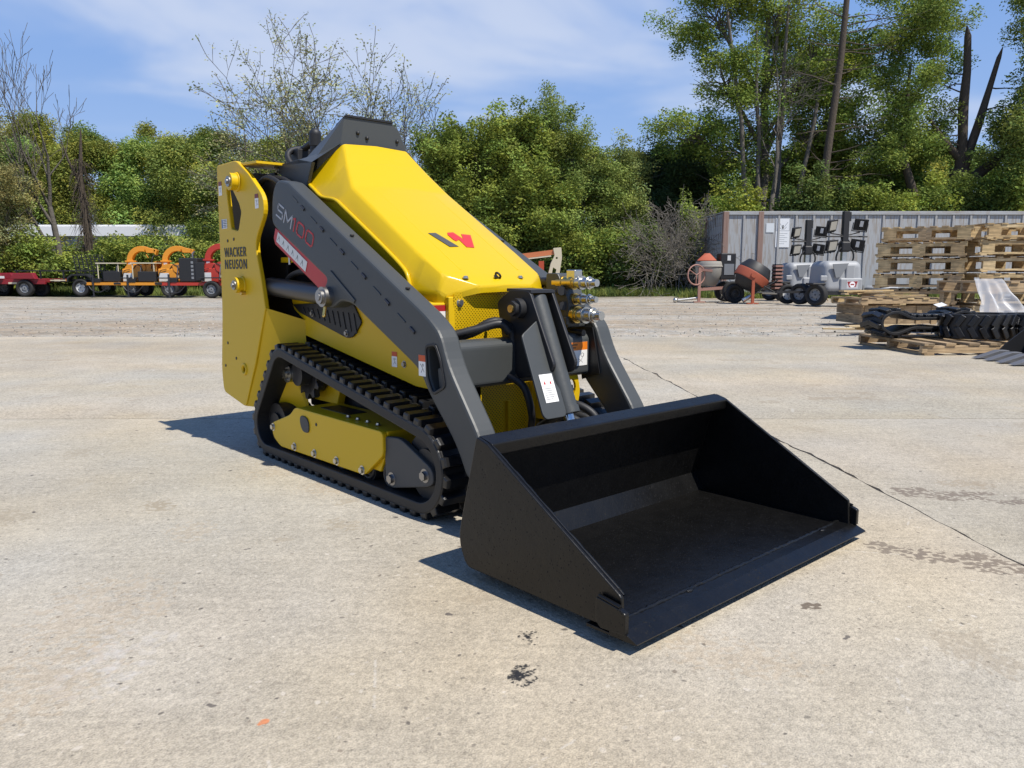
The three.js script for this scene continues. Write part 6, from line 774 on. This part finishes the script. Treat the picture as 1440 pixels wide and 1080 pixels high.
rubberTrack('black rubber track with chevron bars lying flat beside the sagging loop', [4.86, 0.262, -8.0], [-Math.PI / 2, 0, 0.25], loop(110, a => [Math.cos(a) * 0.40, Math.sin(a) * 0.26]), 0.25, 0.10, 0.55);
rubberTrack('black rubber track with chevron bars overhanging the pallet end', [5.52, 0.262, -7.95], [-Math.PI / 2, 0, -0.1], loop(110, a => [Math.cos(a) * 0.42, Math.sin(a) * 0.27]), 0.25, 0.10, 0.55);
{ const m = part(scene, 'paper_tag', new THREE.BoxGeometry(0.11, 0.003, 0.08), Y.rimWhite); m.position.set(4.60, 0.462, -8.30); m.rotation.set(0.35, 0.3, 0.1); m.userData = { label: 'white paper tag lying on the rubber tracks', category: 'tag' }; }
// --- toothed bucket at the yard's eastern side
{
  const t = thing('toothed_bucket', 'black digging bucket with grey steel teeth resting on concrete', 'bucket', [4.60, 0, -6.85], 0.0), add = (n, g, m) => part(t, n, g, m);
  const prof = [[0.0, 0.03], [0.30, 0.02], [0.46, 0.10], [0.50, 0.26], [0.42, 0.40], [0.40, 0.40], [0.475, 0.26], [0.44, 0.12], [0.29, 0.045], [0.0, 0.05]]; add('shell', ext(prof, -0.45, 0.30, 0.002), M.black); for (const z of [-0.46, 0.30]) add('side_plate', ext([[0.0, 0.03], [0.30, 0.02], [0.46, 0.10], [0.50, 0.26], [0.42, 0.40], [0.10, 0.14]], z, z + 0.012, 0.002), M.black); for (const z of [-0.34, -0.16, 0.02, 0.20]) { const q = add('tooth', ext([[-0.26, 0.012], [-0.05, 0.085], [0.04, 0.085], [0.04, 0.02], [-0.05, 0.012]], z - 0.045, z + 0.045, 0.004), mat(0.16, 0.16, 0.165, 0.5, 0.3)); }
}
// --- white building behind the western shrubs
{
  const t = thing('white_building', 'long low building with white roof edge behind the western shrubs', 'building', [-22.5, 0, -46]); part(t, 'wall', bx(-7, 6.6, 0, 3.0, -3, 0), mat(0.42, 0.45, 0.50, 0.7)); part(t, 'roof', merge(bx(-7.2, 6.8, 2.95, 3.5, -3.2, 0.25), bx(-7.2, 6.8, 3.5, 3.6, -3.2, 0.1)), mat(0.75, 0.75, 0.75, 0.6)); for (let k = 0; k < 6; k++) { const w = part(t, 'window', bx(-6 + k * 2.1, -5.2 + k * 2.1, 1.1, 2.2, 0.001, 0.03), mat(0.08, 0.10, 0.12, 0.15)); part(w, 'frame', merge(bx(-6.06 + k * 2.1, -6 + k * 2.1, 1.04, 2.26, 0, 0.05), bx(-5.2 + k * 2.1, -5.14 + k * 2.1, 1.04, 2.26, 0, 0.05), bx(-6 + k * 2.1, -5.2 + k * 2.1, 2.2, 2.26, 0, 0.05)), Y.rimWhite); }
}

renderer.render(scene, camera);
